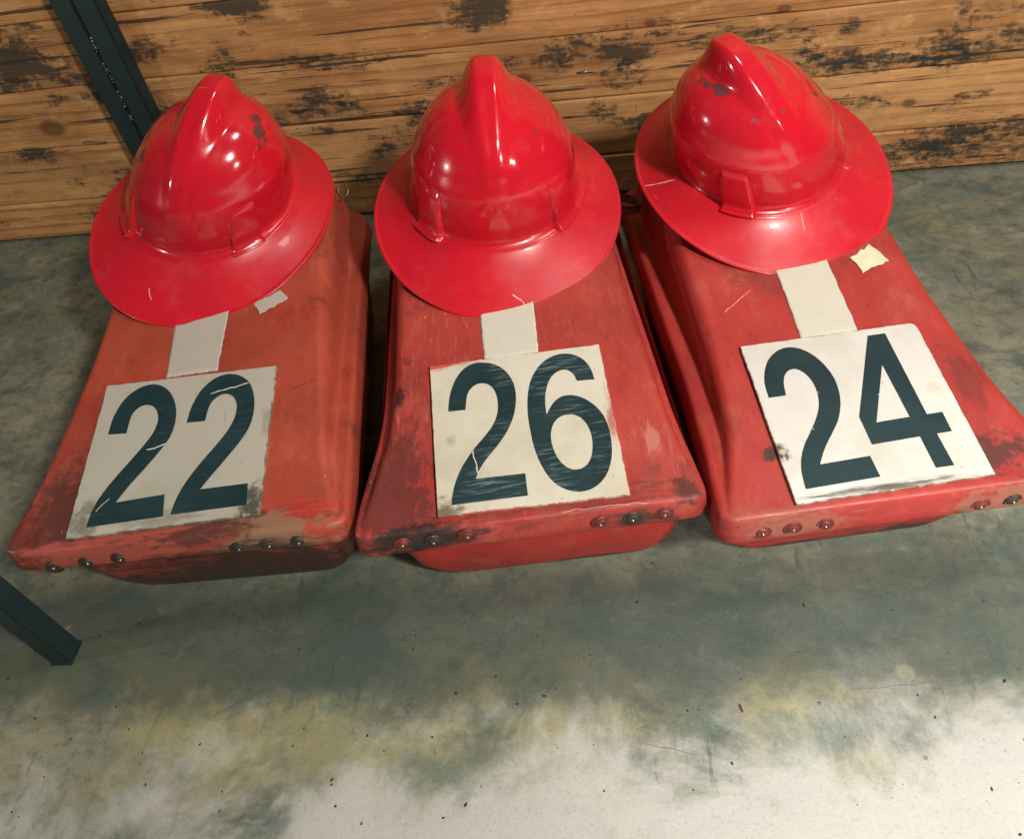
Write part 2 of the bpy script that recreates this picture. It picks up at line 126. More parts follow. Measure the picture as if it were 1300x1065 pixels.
# ------------------------------------------------------------------ materials
def floor_mat():
    n = NT('mottled_concrete')
    big = n.noise(3.2, 4, .55, n.coord((1, 1.25, 1), loc=(1.3, .4, 0)))
    mid = n.noise(11, 6, .62, n.coord((1, 1.4, 1), R2(12), (3.1, 2, 0)), .3)
    fine = n.noise(70, 6, .7)
    grit = n.noise(420, 3, .6)
    base = n.mix(n.ramp(big, .35, .66), (.125, .135, .098), (.215, .212, .155))
    base = n.mix(n.mul(n.ramp(n.noise(5.5, 4, .6, n.coord(loc=(7.6, 3.9, 0))), .49, .68), .7), base, (.225, .205, .100))
    base = n.mix(n.mul(n.ramp(n.noise(8.5, 5, .62, n.coord(loc=(2, 9, 0)), .4), .50, .68), .8), base, (.062, .094, .078))
    base = n.mix(n.mul(n.ramp(mid, .50, .72), .8), base, (.052, .066, .060))
    base = n.mix(n.mul(n.ramp(mid, .46, .28), .55), base, (.31, .30, .245))
    base = n.mix(n.mul(n.ramp(n.noise(26, 6, .7, n.coord((1, 1.5, 1), R2(-30)), .5), .50, .70), .6), base, (.060, .072, .064))
    base = n.mix(n.mul(n.ramp(fine, .50, .72), .5), base, (.055, .062, .056))
    base = n.mix(n.mul(n.ramp(fine, .45, .25), .3), base, (.36, .35, .30))
    crk = n.noise(46, 7, .78, n.coord((1, 1.3, 1), R2(20)), .6)
    base = n.mix(n.mul(n.ramp(crk, .54, .62), .42), base, (.040, .050, .046))
    base = n.mix(n.mul(n.ramp(crk, .44, .37), .28), base, (.34, .33, .27))
    xs = n.sep()
    bd0 = n.mul(xs[1], n.mul(n.mul(n.noise(8, 6, .66, n.coord(loc=(3, 5, 0)), .3), .5, 'SUBTRACT'), .20), 'ADD')
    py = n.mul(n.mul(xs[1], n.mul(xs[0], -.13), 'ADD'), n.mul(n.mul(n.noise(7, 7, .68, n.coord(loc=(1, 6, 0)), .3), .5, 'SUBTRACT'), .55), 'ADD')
    yl = n.mul(n.mul(n.ramp(bd0, -.85, -.90), n.ramp(bd0, -1.03, -.95)), n.mul(n.ramp(n.noise(6, 5, .62, n.coord(loc=(.6, 5.2, 0)), .3), .38, .58), n.ramp(xs[0], .40, .05)))
    base = n.mix(n.mul(yl, .62), base, (.300, .270, .125))
    tl = n.mul(n.ramp(n.noise(7.5, 6, .66, n.coord((1, 1.6, 1), loc=(6.1, 1.2, 0)), .4), .50, .64), n.ramp(bd0, -1.06, -.96))
    base = n.mix(n.mul(tl, .55), base, (.075, .120, .105))
    base = n.mix(n.mul(n.ramp(py, -.89, -1.03), .80), base, (.43, .42, .395))  # pale blotchy concrete, also painting in the bright spill of light
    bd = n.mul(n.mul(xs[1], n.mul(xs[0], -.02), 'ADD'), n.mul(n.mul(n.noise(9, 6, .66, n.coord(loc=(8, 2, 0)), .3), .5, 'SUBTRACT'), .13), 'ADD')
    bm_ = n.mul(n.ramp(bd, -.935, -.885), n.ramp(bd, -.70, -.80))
    base = n.mix(n.mul(bm_, .72), base, (.040, .054, .045))  # shadow band in front of the boxes, painted into the floor colour
    # trowel strokes, slanting
    st = n.noise(60, 5, .7, n.coord((1.0, .16, 1), (0, 0, R(-38))))
    stm = n.ramp(n.noise(6, 3, .5, n.coord(loc=(4.4, 1.1, 0))), .5, .66)
    base = n.mix(n.mul(n.mul(n.ramp(st, .54, .66), n.mul(stm, n.ramp(py, -1.02, -.92))), .7), base, (.035, .05, .046))
    # fine grain over the painted light spill
    gf = n.noise(260, 4, .75)
    base = n.mix(n.mul(n.ramp(gf, .50, .72), .26), base, (.07, .075, .065))
    base = n.mix(n.mul(n.ramp(gf, .46, .28), .08), base, (.46, .45, .40))
    # specks and pits
    sp = n.ramp(n.vor(34, n.coord(loc=(.2, .1, 0))), .05, .085, 1., 0.)
    spk = n.mul(sp, n.ramp(n.noise(23, 2, .5), .50, .58))
    base = n.mix(n.mul(spk, .6), base, (.02, .028, .026))
    sp2 = n.mul(n.ramp(n.vor(110), .05, .11, 1., 0.), n.ramp(n.noise(31, 2, .5, n.coord(loc=(5, 5, 0))), .50, .6))
    base = n.mix(n.mul(sp2, .7), base, (.05, .06, .055))
    wh = n.mul(n.ramp(n.vor(9, n.coord(loc=(1.7, 3.1, 0))), .05, .10, 1., 0.), n.ramp(fine, .4, .52))
    base = n.mix(n.mul(wh, .35), base, (.34, .33, .22))
    for (p, q, w) in (((.02, -.955), (.075, -.965), .0008), ((.22, -.905), (.33, -.893), .0007), ((-.42, -.93), (-.37, -.90), .0012),
                      ((.40, -.42), (.60, -.47), .0011)):
        base = n.mix(n.mul(n.line(p, q, w), .6), base, (.09, .08, .07))
    h = n.mul(n.mul(mid, .6), n.mul(n.mul(fine, .3), n.mul(grit, .15), 'ADD'), 'ADD')
    h = n.mul(h, n.mul(n.maxi(spk, sp2), .5), 'SUBTRACT')
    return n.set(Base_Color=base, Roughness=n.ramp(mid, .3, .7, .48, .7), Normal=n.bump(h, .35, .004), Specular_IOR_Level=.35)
def R2(d): return (0, 0, math.radians(d))

def wood_mat():
    n = NT('weathered_pine')
    at = n.n.new('ShaderNodeAttribute'); at.attribute_name = 'plank'; at.attribute_type = 'GEOMETRY'
    add = n.n.new('ShaderNodeVectorMath'); add.operation = 'ADD'
    sc = n.n.new('ShaderNodeVectorMath'); sc.operation = 'SCALE'; sc.inputs[0].default_value = (3.7, 1.3, 2.1)
    n.t.links.new(at.outputs['Fac'], sc.inputs['Scale'])
    n.t.links.new(n.tc.outputs['Object'], add.inputs[0]); n.t.links.new(sc.outputs[0], add.inputs[1])
    co = add.outputs[0]
    def mp(scale, loc=(0, 0, 0)):
        m = n.n.new('ShaderNodeMapping'); n.t.links.new(co, m.inputs[0]); m.inputs['Scale'].default_value = scale; m.inputs['Location'].default_value = loc
        return m.outputs[0]
    # growth rings: wave warped by long noise
    wv = n.n.new('ShaderNodeTexWave'); wv.wave_type = 'BANDS'; wv.bands_direction = 'Z'; wv.wave_profile = 'SAW'
    wv.inputs['Scale'].default_value = 15; wv.inputs['Distortion'].default_value = 5; wv.inputs['Detail'].default_value = 4; wv.inputs['Detail Scale'].default_value = .8
    wv.inputs['Detail Roughness'].default_value = .55
    n.t.links.new(mp((.13, 1, 1)), wv.inputs['Vector'])
    ring = wv.outputs[1]
    fib = n.noise(1, 6, .7, mp((9, 60, 330)))
    tone = n.noise(1, 4, .6, mp((2.2, 6, 13), (2, 1, 0)))
    col = n.mix(n.ramp(tone, .34, .66), (.56, .275, .100), (.35, .150, .050))
    col = n.mix(n.mul(n.ramp(at.outputs['Fac'], 0, 1), .35), col, (.56, .32, .14))
    col = n.mix(n.mul(n.mul(n.ramp(ring, .55, .97), n.ramp(n.noise(1, 3, .5, mp((1.6, 4, 8), (5, 5, 5))), .35, .6)), .62), col, (.22, .070, .022))
    mott = n.noise(1, 6, .7, mp((16, 20, 34), (3, 3, 8)))
    col = n.mix(n.mul(n.ramp(mott, .50, .68), .42), col, (.25, .10, .035))
    col = n.mix(n.mul(n.ramp(mott, .46, .34), .38), col, (.78, .45, .19))
    col = n.mix(n.mul(n.ramp(fib, .50, .72), .42), col, (.16, .06, .022))
    col = n.mix(n.mul(n.ramp(fib, .48, .28), .28), col, (.80, .52, .25))
    # long thin dark checks
    ck = n.noise(1, 5, .6, mp((2.6, 20, 95), (0, 0, 4)))
    ckm = n.ramp(ck, .612, .645)
    col = n.mix(n.mul(ckm, .85), col, (.035, .022, .015))
    # black weather stains: chunky patches torn along the grain
    dk = (.018, .024, .021)
    pm = n.noise(1, 3, .5, mp((5.2, 5, 12), (1.9, 0, 3.3)))
    tear = n.noise(1, 7, .74, mp((38, 30, 120), (0, 4, 0)))
    tear2 = n.noise(1, 6, .7, mp((120, 60, 60), (6, 4, 0)))
    s1 = n.mul(n.mul(n.mul(pm, .66), n.mul(tear, .30), 'ADD'), n.mul(tear2, .14), 'ADD')
    st = n.ramp(s1, .590, .650)
    st_soft = n.ramp(s1, .545, .66)
    col = n.mix(n.mul(st_soft, .6), col, (.11, .070, .04))
    col = n.mix(n.mul(st, .80), col, (.028, .028, .022))
    # placed stains (x, z, radius, stretch)
    def st_at(x, z, r, sx, sz, warp=.8, amt=.92, seed=0.):
        return n.mul(n.blob((x, 0, z), r, .35, warp, 38, None, (sx, 0, sz), seed, 6, .72), amt)
    pl = [(.50, .035, .10, .45, 3.4), (.70, .045, .12, .5, 2.4), (.43, .20, .035, .45, 2.2), (.55, .205, .05, .6, 2.6), (.64, .222, .04, .7, 1.6),
          (.24, .265, .05, .5, 3.0), (.345, .22, .03, 1, 1.2), (-.83, .125, .035, .55, 1.8), (-.87, .085, .03, .5, 2.2), (-.735, .16, .014, .8, 1.), (-.60, .30, .03, .8, 1.2),
          (-.42, .29, .045, .5, 2.6), (-.40, .225, .022, 1, 1.4), (-.50, .22, .018, .8, 1.5), (.06, .225, .035, .8, 1.2), (.02, .165, .03, 1.1, 1.4), (.62, .135, .02, .6, 2.), (-.22, .24, .03, .4, 3.),
          (-.28, .20, .02, .9, 1.4), (-.12, .262, .014, .8, 1.4), (.40, .262, .02, .9, 1.3), (.56, .28, .02, 1.1, .8), (.71, .26, .03, 1, 1)]
    acc = None
    for i, (x, z, r, sx, sz) in enumerate(pl):
        b = st_at(x, z, r, sx, sz, .85, .90, i*.37)
        acc = b if acc is None else n.maxi(acc, b)
    acc = n.mul(n.mul(acc, n.ramp(tear, .36, .60)), n.ramp(tear2, .34, .52, .35, 1.))
    col = n.mix(acc, col, dk)
    # knots
    for (x, z, r) in ((-.95, .225, .020), (-.30, .140, .009), (-.79, .11, .010), (-.105, .232, .011), (.10, .30, .007), (.30, .30, .008), (.52, .13, .008)):
        k = n.blob((x, 0, z), r, .5, .25, 30, None, (.6, 0, 1), r*50)
        halo = n.blob((x, 0, z), r*2.1, .6, .3, 30, None, (.5, 0, 1), r*50)
        col = n.mix(n.mul(halo, .35), col, (.30, .10, .03)); col = n.mix(n.mul(k, .75), col, (.10, .04, .018))
    # pin holes
    ph = n.mul(n.ramp(n.vor(42, n.coord((1, 0, 1.2))), .055, .08, 1., 0.), n.ramp(n.noise(17, 2, .5), .52, .6))
    col = n.mix(n.mul(ph, .85), col, (.03, .02, .015))
    h = n.mul(n.mul(fib, .5), n.mul(n.mul(ring, .22), n.mul(n.mul(st, -.6), n.mul(ckm, -.8), 'ADD'), 'ADD'), 'ADD')
    return n.set(Base_Color=col, Roughness=n.ramp(fib, .3, .7, .55, .8), Normal=n.bump(h, .55, .003), Specular_IOR_Level=.3)

def shell_mat(name, scuffs, scratches=()):
    n = NT(name)
    cl = n.noise(9, 4, .5)
    col = n.mix(n.ramp(cl, .35, .65), (.55, .007, .020), (.47, .009, .022))
    dust = n.mul(n.ramp(n.noise(26, 6, .7), .52, .72), .16)
    col = n.mix(dust, col, (.55, .10, .09))
    acc = None
    for i, (x, y, z, r, sx, sy, sz) in enumerate(scuffs):
        b = n.blob((x, y, z), r, .5, .9, 70, None, (sx, sy, sz), i*1.3, 6, .7)
        acc = b if acc is None else n.maxi(acc, b)
    if acc is not None: col = n.mix(n.mul(acc, .88), col, (.035, .022, .024))
    pits = n.mul(n.ramp(n.vor(55), .03, .06, 1., 0.), n.ramp(n.noise(19, 2, .5, n.coord(loc=(3, 1, 2))), .55, .62))
    col = n.mix(n.mul(pits, .75), col, (.10, .015, .02))
    wht = n.mul(n.ramp(n.vor(40, n.coord(loc=(1, 2, 3))), .02, .045, 1., 0.), n.ramp(n.noise(14, 2, .5, n.coord(loc=(9, 1, 2))), .54, .6))
    col = n.mix(n.mul(wht, .5), col, (.85, .45, .42))
    scr = n.noise(1, 4, .7, n.coord((260, 14, 40), (0, 0, .5)))
    scr2 = n.noise(1, 4, .7, n.coord((18, 240, 40), (0, 0, .2)))
    sm = n.mul(n.maxi(n.ramp(scr, .66, .72), n.ramp(scr2, .67, .73)), n.ramp(n.noise(12, 3, .5), .45, .62))
    col = n.mix(n.mul(sm, .30), col, (.90, .40, .36))
    for (p, q, wd) in scratches: col = n.mix(n.mul(n.line(p, q, wd, .0012, 60), .8), col, (.85, .50, .46))
    rough = n.maxi(n.ramp(n.noise(30, 5, .6), .35, .75, .13, .26), n.mul(sm, .4), n.mul(acc, .55) if acc is not None else 0.)
    zz = n.sep()[2]; brim = n.ramp(n.mul(zz, n.mul(n.mul(n.noise(40, 4, .6), .5, 'SUBTRACT'), .006), 'ADD'), .024, .034, 1., 0.)
    rough = n.mul(rough, n.mul(brim, .20), 'ADD')
    h = n.mul(n.mul(cl, .5), n.mul(n.noise(130, 3, .5), .04), 'ADD')
    return n.set(Base_Color=col, Roughness=rough, Normal=n.bump(h, .25, .006), Coat_Weight=n.mul(n.mul(brim, -.42), .5, 'ADD'), Coat_Roughness=.045, Specular_IOR_Level=.5)

def box_mat(name, hue, dirt, seed, places=(), wear=.3, strokes=()):
    """aged red moulded plastic"""
    n = NT(name)
    L = (seed, seed*1.9, seed*.7)
    a = n.noise(7, 5, .6, n.coord(loc=L)); b = n.noise(24, 6, .7, n.coord((1, .5, 1), loc=L)); c = n.noise(150, 4, .7, n.coord((1, .35, 1)))
    col = n.mix(n.ramp(a, .33, .68), hue, tuple(v*k for v, k in zip(hue, (.74, .78, .85))))
    col = n.mix(n.mul(n.ramp(b, .50, .72), .5), col, (.47, .105, .068))
    col = n.mix(n.mul(n.ramp(b, .46, .28), .5), col, (.27, .02, .018))
    col = n.mix(n.mul(n.ramp(c, .52, .75), .10+.5*wear), col, (.46, .14, .10))
    col = n.mix(n.mul(n.ramp(n.noise(330, 3, .7, n.coord((1, .6, 1))), .5, .75), .22), col, (.20, .03, .025))
    # long brushed wear
    w = n.noise(1, 6, .7, n.coord((170, 16, 60), loc=L))
    col = n.mix(n.mul(n.mul(n.ramp(w, .55, .72), n.ramp(n.noise(9, 3, .5, n.coord(loc=(L[1], 2, L[0]))), .44, .62)), wear), col, (.54, .20, .155))
    # grime
    g = n.noise(13, 7, .72, n.coord(loc=(L[2], L[0], 1)))
    col = n.mix(n.mul(n.ramp(g, .55, .72), dirt), col, (.055, .028, .024))
    for i, (x, y, z, r, sx, sy, sz, amt, cc) in enumerate(places):
        m = n.blob((x, y, z), r, .55, .8, 55, None, (sx, sy, sz), i*.9+seed, 6, .75)
        col = n.mix(n.mul(m, amt), col, cc)
    for (p, q, wd, cc) in strokes: col = n.mix(n.mul(n.line(p, q, wd, .0016, 70), .75), col, cc)
    chips = n.mul(n.ramp(n.vor(48, n.coord(loc=L)), .04, .075, 1., 0.), n.ramp(n.noise(21, 3, .6, n.coord(loc=(L[0], 4, 4))), .53, .6))
    col = n.mix(n.mul(chips, .85), col, (.045, .02, .02))
    wc = n.mul(n.ramp(n.vor(70, n.coord((1, .5, 1), loc=(4, L[0], 1))), .03, .07, 1., 0.), n.ramp(n.noise(17, 3, .6, n.coord(loc=(6, L[0], 4))), .53, .62))
    col = n.mix(n.mul(wc, .6), col, (.72, .50, .42))
    h = n.mul(n.mul(b, .5), n.mul(n.mul(c, .16), n.mul(chips, -.5), 'ADD'), 'ADD')
    return n.set(Base_Color=col, Roughness=n.ramp(b, .3, .7, .36, .56), Normal=n.bump(h, .35, .0035), Specular_IOR_Level=.4)

def plate_mat(name, base, dirt, seed, edge, places=()):
    n = NT(name)
    L = (seed, seed*2.3, 0)
    a = n.noise(9, 6, .65, n.coord(loc=L)); b = n.noise(60, 6, .75, n.coord(loc=L))
    col = n.mix(n.mul(n.ramp(a, .42, .7), .6), base, (base[0]*.74, base[1]*.72, base[2]*.62))
    col = n.mix(n.mul(n.ramp(b, .60, .78), dirt), col, (.13, .12, .09))
    for i, (x, y, r, sx, sy, amt, cc) in enumerate(places):
        m = n.blob((x, y, 0), r, .8, .9, 90, None, (sx, sy, 0), i*1.1+seed, 7, .78)
        col = n.mix(n.mul(m, amt), col, cc)
    s1 = n.noise(1, 3, .6, n.coord((300, 16, 1), R2(20), L)); s2 = n.noise(1, 3, .6, n.coord((14, 320, 1), R2(12), L)); s3 = n.noise(1, 3, .6, n.coord((240, 22, 1), R2(-52), L))
    msk = n.ramp(n.noise(15, 3, .6, n.coord(loc=(2, seed, 0))), .52, .64)
    sc = n.mul(n.maxi(n.ramp(s1, .70, .74), n.ramp(s2, .70, .74), n.ramp(s3, .70, .74)), msk)
    col = n.mix(n.mul(sc, dirt), col, (.12, .11, .10))
    sp = n.mul(n.ramp(n.vor(75, n.coord(loc=L)), .04, .08, 1., 0.), n.ramp(n.noise(26, 2, .5, n.coord(loc=(seed, 7, 0))), .53, .6))
    col = n.mix(n.mul(sp, .8), col, (.07, .06, .05))
    # worn rim: grime and red overpaint where the board meets its edge (vertex attribute)
    at = n.n.new('ShaderNodeAttribute'); at.attribute_name = 'rim'
    e = n.mul(at.outputs['Fac'], n.mul(n.mul(b, .5, 'SUBTRACT'), 2.2), 'ADD')
    col = n.mix(n.mul(n.ramp(e, .80, 1.05), .85), col, edge)
    return n.set(Base_Color=col, Roughness=n.ramp(a, .3, .7, .35, .5), Normal=n.bump(b, .12, .0012), Specular_IOR_Level=.45)

def digit_mat(name, scr, seed, lines=()):
    n = NT(name)
    L = (seed, seed*1.7, 0)
    col = n.mix(n.ramp(n.noise(16, 4, .6, n.coord(loc=L)), .35, .65), (.008, .026, .032), (.013, .036, .042))
    w = n.noise(1, 5, .72, n.coord((26, 330, 1), R2(-4), L))
    m = n.ramp(n.noise(11, 4, .6, n.coord(loc=(seed*3, 1, 0))), .40, .62)
    col = n.mix(n.mul(n.mul(n.ramp(w, .50, .66), m), scr), col, (.13, .19, .20))
    for (p, q, wd) in lines:
        col = n.mix(n.line(p, q, wd, .0015, 60), col, (.62, .60, .54))
    return n.set(Base_Color=col, Roughness=n.ramp(w, .3, .7, .48, .62), Specular_IOR_Level=.25)

def simple(name, col, rough, metal=0., var=.35, scale=90, bump=.2, dark=None):
    n = NT(name)
    a = n.noise(scale, 5, .65)
    c = n.mix(n.mul(n.ramp(a, .35, .7), var), col, dark or tuple(v*.35 for v in col))
    return n.set(Base_Color=c, Roughness=n.ramp(a, .3, .7, rough*.85, min(1, rough*1.25)), Metallic=metal, Normal=n.bump(a, bump, .0015))

M_floor = floor_mat(); M_wood = wood_mat()
M_steel = simple('dark_painted_steel', (.012, .030, .032), .5, .25, .5, 60, .25, (.010, .022, .024))
M_weld = simple('weld_metal', (.10, .13, .13), .32, .85, .6, 300, .6)
M_rivet = simple('red_painted_rivet', (.20, .030, .025), .35, .15, .6, 260, .5, (.05, .02, .018))
M_pin = simple('bare_rivet_pin', (.42, .40, .36), .34, .9, .5, 500, .3)
M_rust = simple('rusty_rivet', (.075, .060, .048), .42, .45, .7, 260, .6, (.02, .016, .014))
M_tape = simple('white_cloth_tape', (.57, .555, .48), .62, 0, .25, 30, .15, (.48, .44, .35))
M_dtape = simple('grey_white_cloth_tape', (.44, .40, .35), .6, 0, .35, 26, .15, (.34, .29, .25))
M_scrap = simple('yellowed_paper', (.66, .66, .48), .7, 0, .3, 40, .15, (.44, .40, .28))
M_strap = simple('olive_webbing', (.27, .19, .11), .6, .1, .6, 200, .5, (.05, .045, .03))
M_buckle = simple('worn_brass', (.36, .27, .14), .35, .8, .6, 200, .4)
M_speck = simple('dark_grit', (.02, .022, .02), .8, 0, .4, 300, .3)
M_chip = simple('red_paint_chip', (.10, .015, .012), .5)
M_staple = simple('dull_wire', (.30, .29, .25), .35, .9, .4, 300, .3)

# ------------------------------------------------------------------ floor
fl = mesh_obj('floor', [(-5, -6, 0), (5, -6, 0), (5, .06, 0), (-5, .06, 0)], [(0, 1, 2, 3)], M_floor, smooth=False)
tag(fl, 'mottled grey green polished concrete floor', None, None, 'structure')

# ------------------------------------------------------------------ plank wall
def build_wall():
    seams = [.006, .082, .188, .294, .40, .505, .61, .72, .83, .94, 1.05, 1.16, 1.27, 1.38, 1.49, 1.60, 1.71, 1.82, 1.93, 2.04]
    V, F, A = [], [], []
    N = 150
    for k in range(len(seams)-1):
        z0, z1 = seams[k], seams[k+1]; pid = rnd.random()
        dy = rnd.uniform(-.002, .002) - (.004 if k == 0 else 0)
        g = .0016
        g = .0006; prof = [(z0+g, .03), (z0+g, .0022), (z0+g+.0006, .0008), (z0+g+.0020, 0), (z0+g+.006, 0), (.5*(z0+z1), 0), (z1-g-.006, 0), (z1-g-.0020, 0), (z1-g-.0006, .0008), (z1-g, .0022), (z1-g, .03)]
        b = len(V)
        for i in range(N+1):
            x = -2.4 + 4.8*i/N
            wob = .0016*noise.noise(Vector((x*4.5, k*7.1, 1))) + .0007*noise.noise(Vector((x*18, k*3.3, 1)))
            for j, (z, y) in enumerate(prof):
                s = 1 if j > 5 else (-1 if j < 5 else 0)
                wob2 = .0016*noise.noise(Vector((x*5.5, (k+(1 if s > 0 else 0))*7.1, 3)))
                V.append((x, y+dy+.0006*noise.noise(Vector((x*2, k*3., z*9))), z + wob2*abs(s) + .25*wob*s)); A.append(pid)
        m = len(prof)
        for i in range(N):
            for j in range(m-1):
                F.append((b+i*m+j, b+(i+1)*m+j, b+(i+1)*m+j+1, b+i*m+j+1))
    # dark backing behind the gaps
    b = len(V)
    V += [(-2.4, .028, 0), (2.4, .028, 0), (2.4, .028, 2.04), (-2.4, .028, 2.04), (-2.4, .06, 0), (2.4, .06, 0), (2.4, .06, 2.04), (-2.4, .06, 2.04)]; A += [0]*8
    F += [(b, b+1, b+2, b+3), (b+4, b+7, b+6, b+5), (b, b+4, b+5, b+1), (b+3, b+2, b+6, b+7), (b, b+3, b+7, b+4), (b+1, b+5, b+6, b+2)]
    o = mesh_obj('plank_wall', V, F, M_wood)
    at = o.data.attributes.new('plank', 'FLOAT', 'POINT'); at.data.foreach_set('value', A)
    return o
wall = build_wall()
tag(wall, 'wall of horizontal pine planks with black weather stains behind the helmets', 'wall')
def wire_bit(name, pts, r, mat, parent=None):
    cu = bpy.data.curves.new(name, 'CURVE'); cu.dimensions = '3D'; cu.bevel_depth = r; cu.bevel_resolution = 2
    sp = cu.splines.new('POLY'); sp.points.add(len(pts)-1)
    for p, q in zip(sp.points, pts): p.co = (*q, 1)
    ob = bpy.data.objects.new(name, cu); link(ob); dg = bpy.context.evaluated_depsgraph_get(); dg.update()
    me = bpy.data.meshes.new_from_object(ob.evaluated_get(dg)); bpy.data.objects.remove(ob)
    me.materials.clear(); me.materials.append(mat)
    for p in me.polygons: p.use_smooth = True
    return link(bpy.data.objects.new(name, me), parent)
wire_bit('staple', [(-.905, -.003, .196), (-.898, -.010, .2005), (-.888, -.011, .200), (-.872, -.008, .1955), (-.862, -.002, .192)], .0009, M_steel, wall)
wire_bit('staple', [(-.018, .001, .233), (-.012, -.006, .237), (.000, -.006, .2365), (.013, .001, .231)], .0008, M_staple, wall)
wire_bit('staple', [(-.60, .001, .262), (-.592, -.006, .266), (-.578, -.005, .2655), (-.572, .001, .261)], .0007, M_staple, wall)

# ------------------------------------------------------------------ steel posts
def box_verts(x0, x1, y0, y1, z0, z1, bev=.002):
    bm = bmesh.new(); bmesh.ops.create_cube(bm, size=1)
    for v in bm.verts: v.co = Vector((x0+(v.co.x+.5)*(x1-x0), y0+(v.co.y+.5)*(y1-y0), z0+(v.co.z+.5)*(z1-z0)))
    bmesh.ops.bevel(bm, geom=bm.edges[:], offset=bev, segments=2, affect='EDGES'); return bm
def build_back_post():
    p = empty('steel_post', Matrix.Translation((-.770, -.020, 0)))
    tag(p, 'dark green steel post with weld beads down its middle, leaning against the plank wall', 'post')
    bm_obj('square_tube', box_verts(-.037, -.0012, -.018, .016, 0, 1.9, .003), M_steel, p, False)
    bm_obj('square_tube', box_verts(.0012, .037, -.021, .013, 0, 1.9, .003), M_steel, p, False)
    for z0, ln, n_ in ((.365, .02, 4), (.31, .034, 7), (.268, .030, 6), (.245, .012, 3), (.47, .03, 6), (.75, .03, 6), (.12, .03, 6)):
        bm = bmesh.new()
        for i in range(n_):
            r = rnd.uniform(.0018, .0038)
            M = Matrix.Translation((rnd.uniform(-.0012, .0012), -.0195+rnd.uniform(-.0006, .0006), z0+ln*i/n_)) @ Matrix.Diagonal((1, .75, 1.4, 1))
            bmesh.ops.create_icosphere(bm, subdivisions=2, radius=r, matrix=M)
        bm_obj('weld_bead', bm, M_weld, p)
build_back_post()
def build_front_post():
    p = empty('steel_post', Matrix.Translation((-.6265, -.8625, 0)))
    tag(p, 'short dark square steel leg standing on the floor before the corner of box 22', 'post')
    bm_obj('square_tube', box_verts(-.0120, .0120, -.0135, .0135, .003, 1.0, .002), M_steel, p, False)
    bm_obj('foot_plate', box_verts(-.0130, .0130, -.0145, .0145, 0, .003, .0008), M_steel, p, False)
build_front_post()

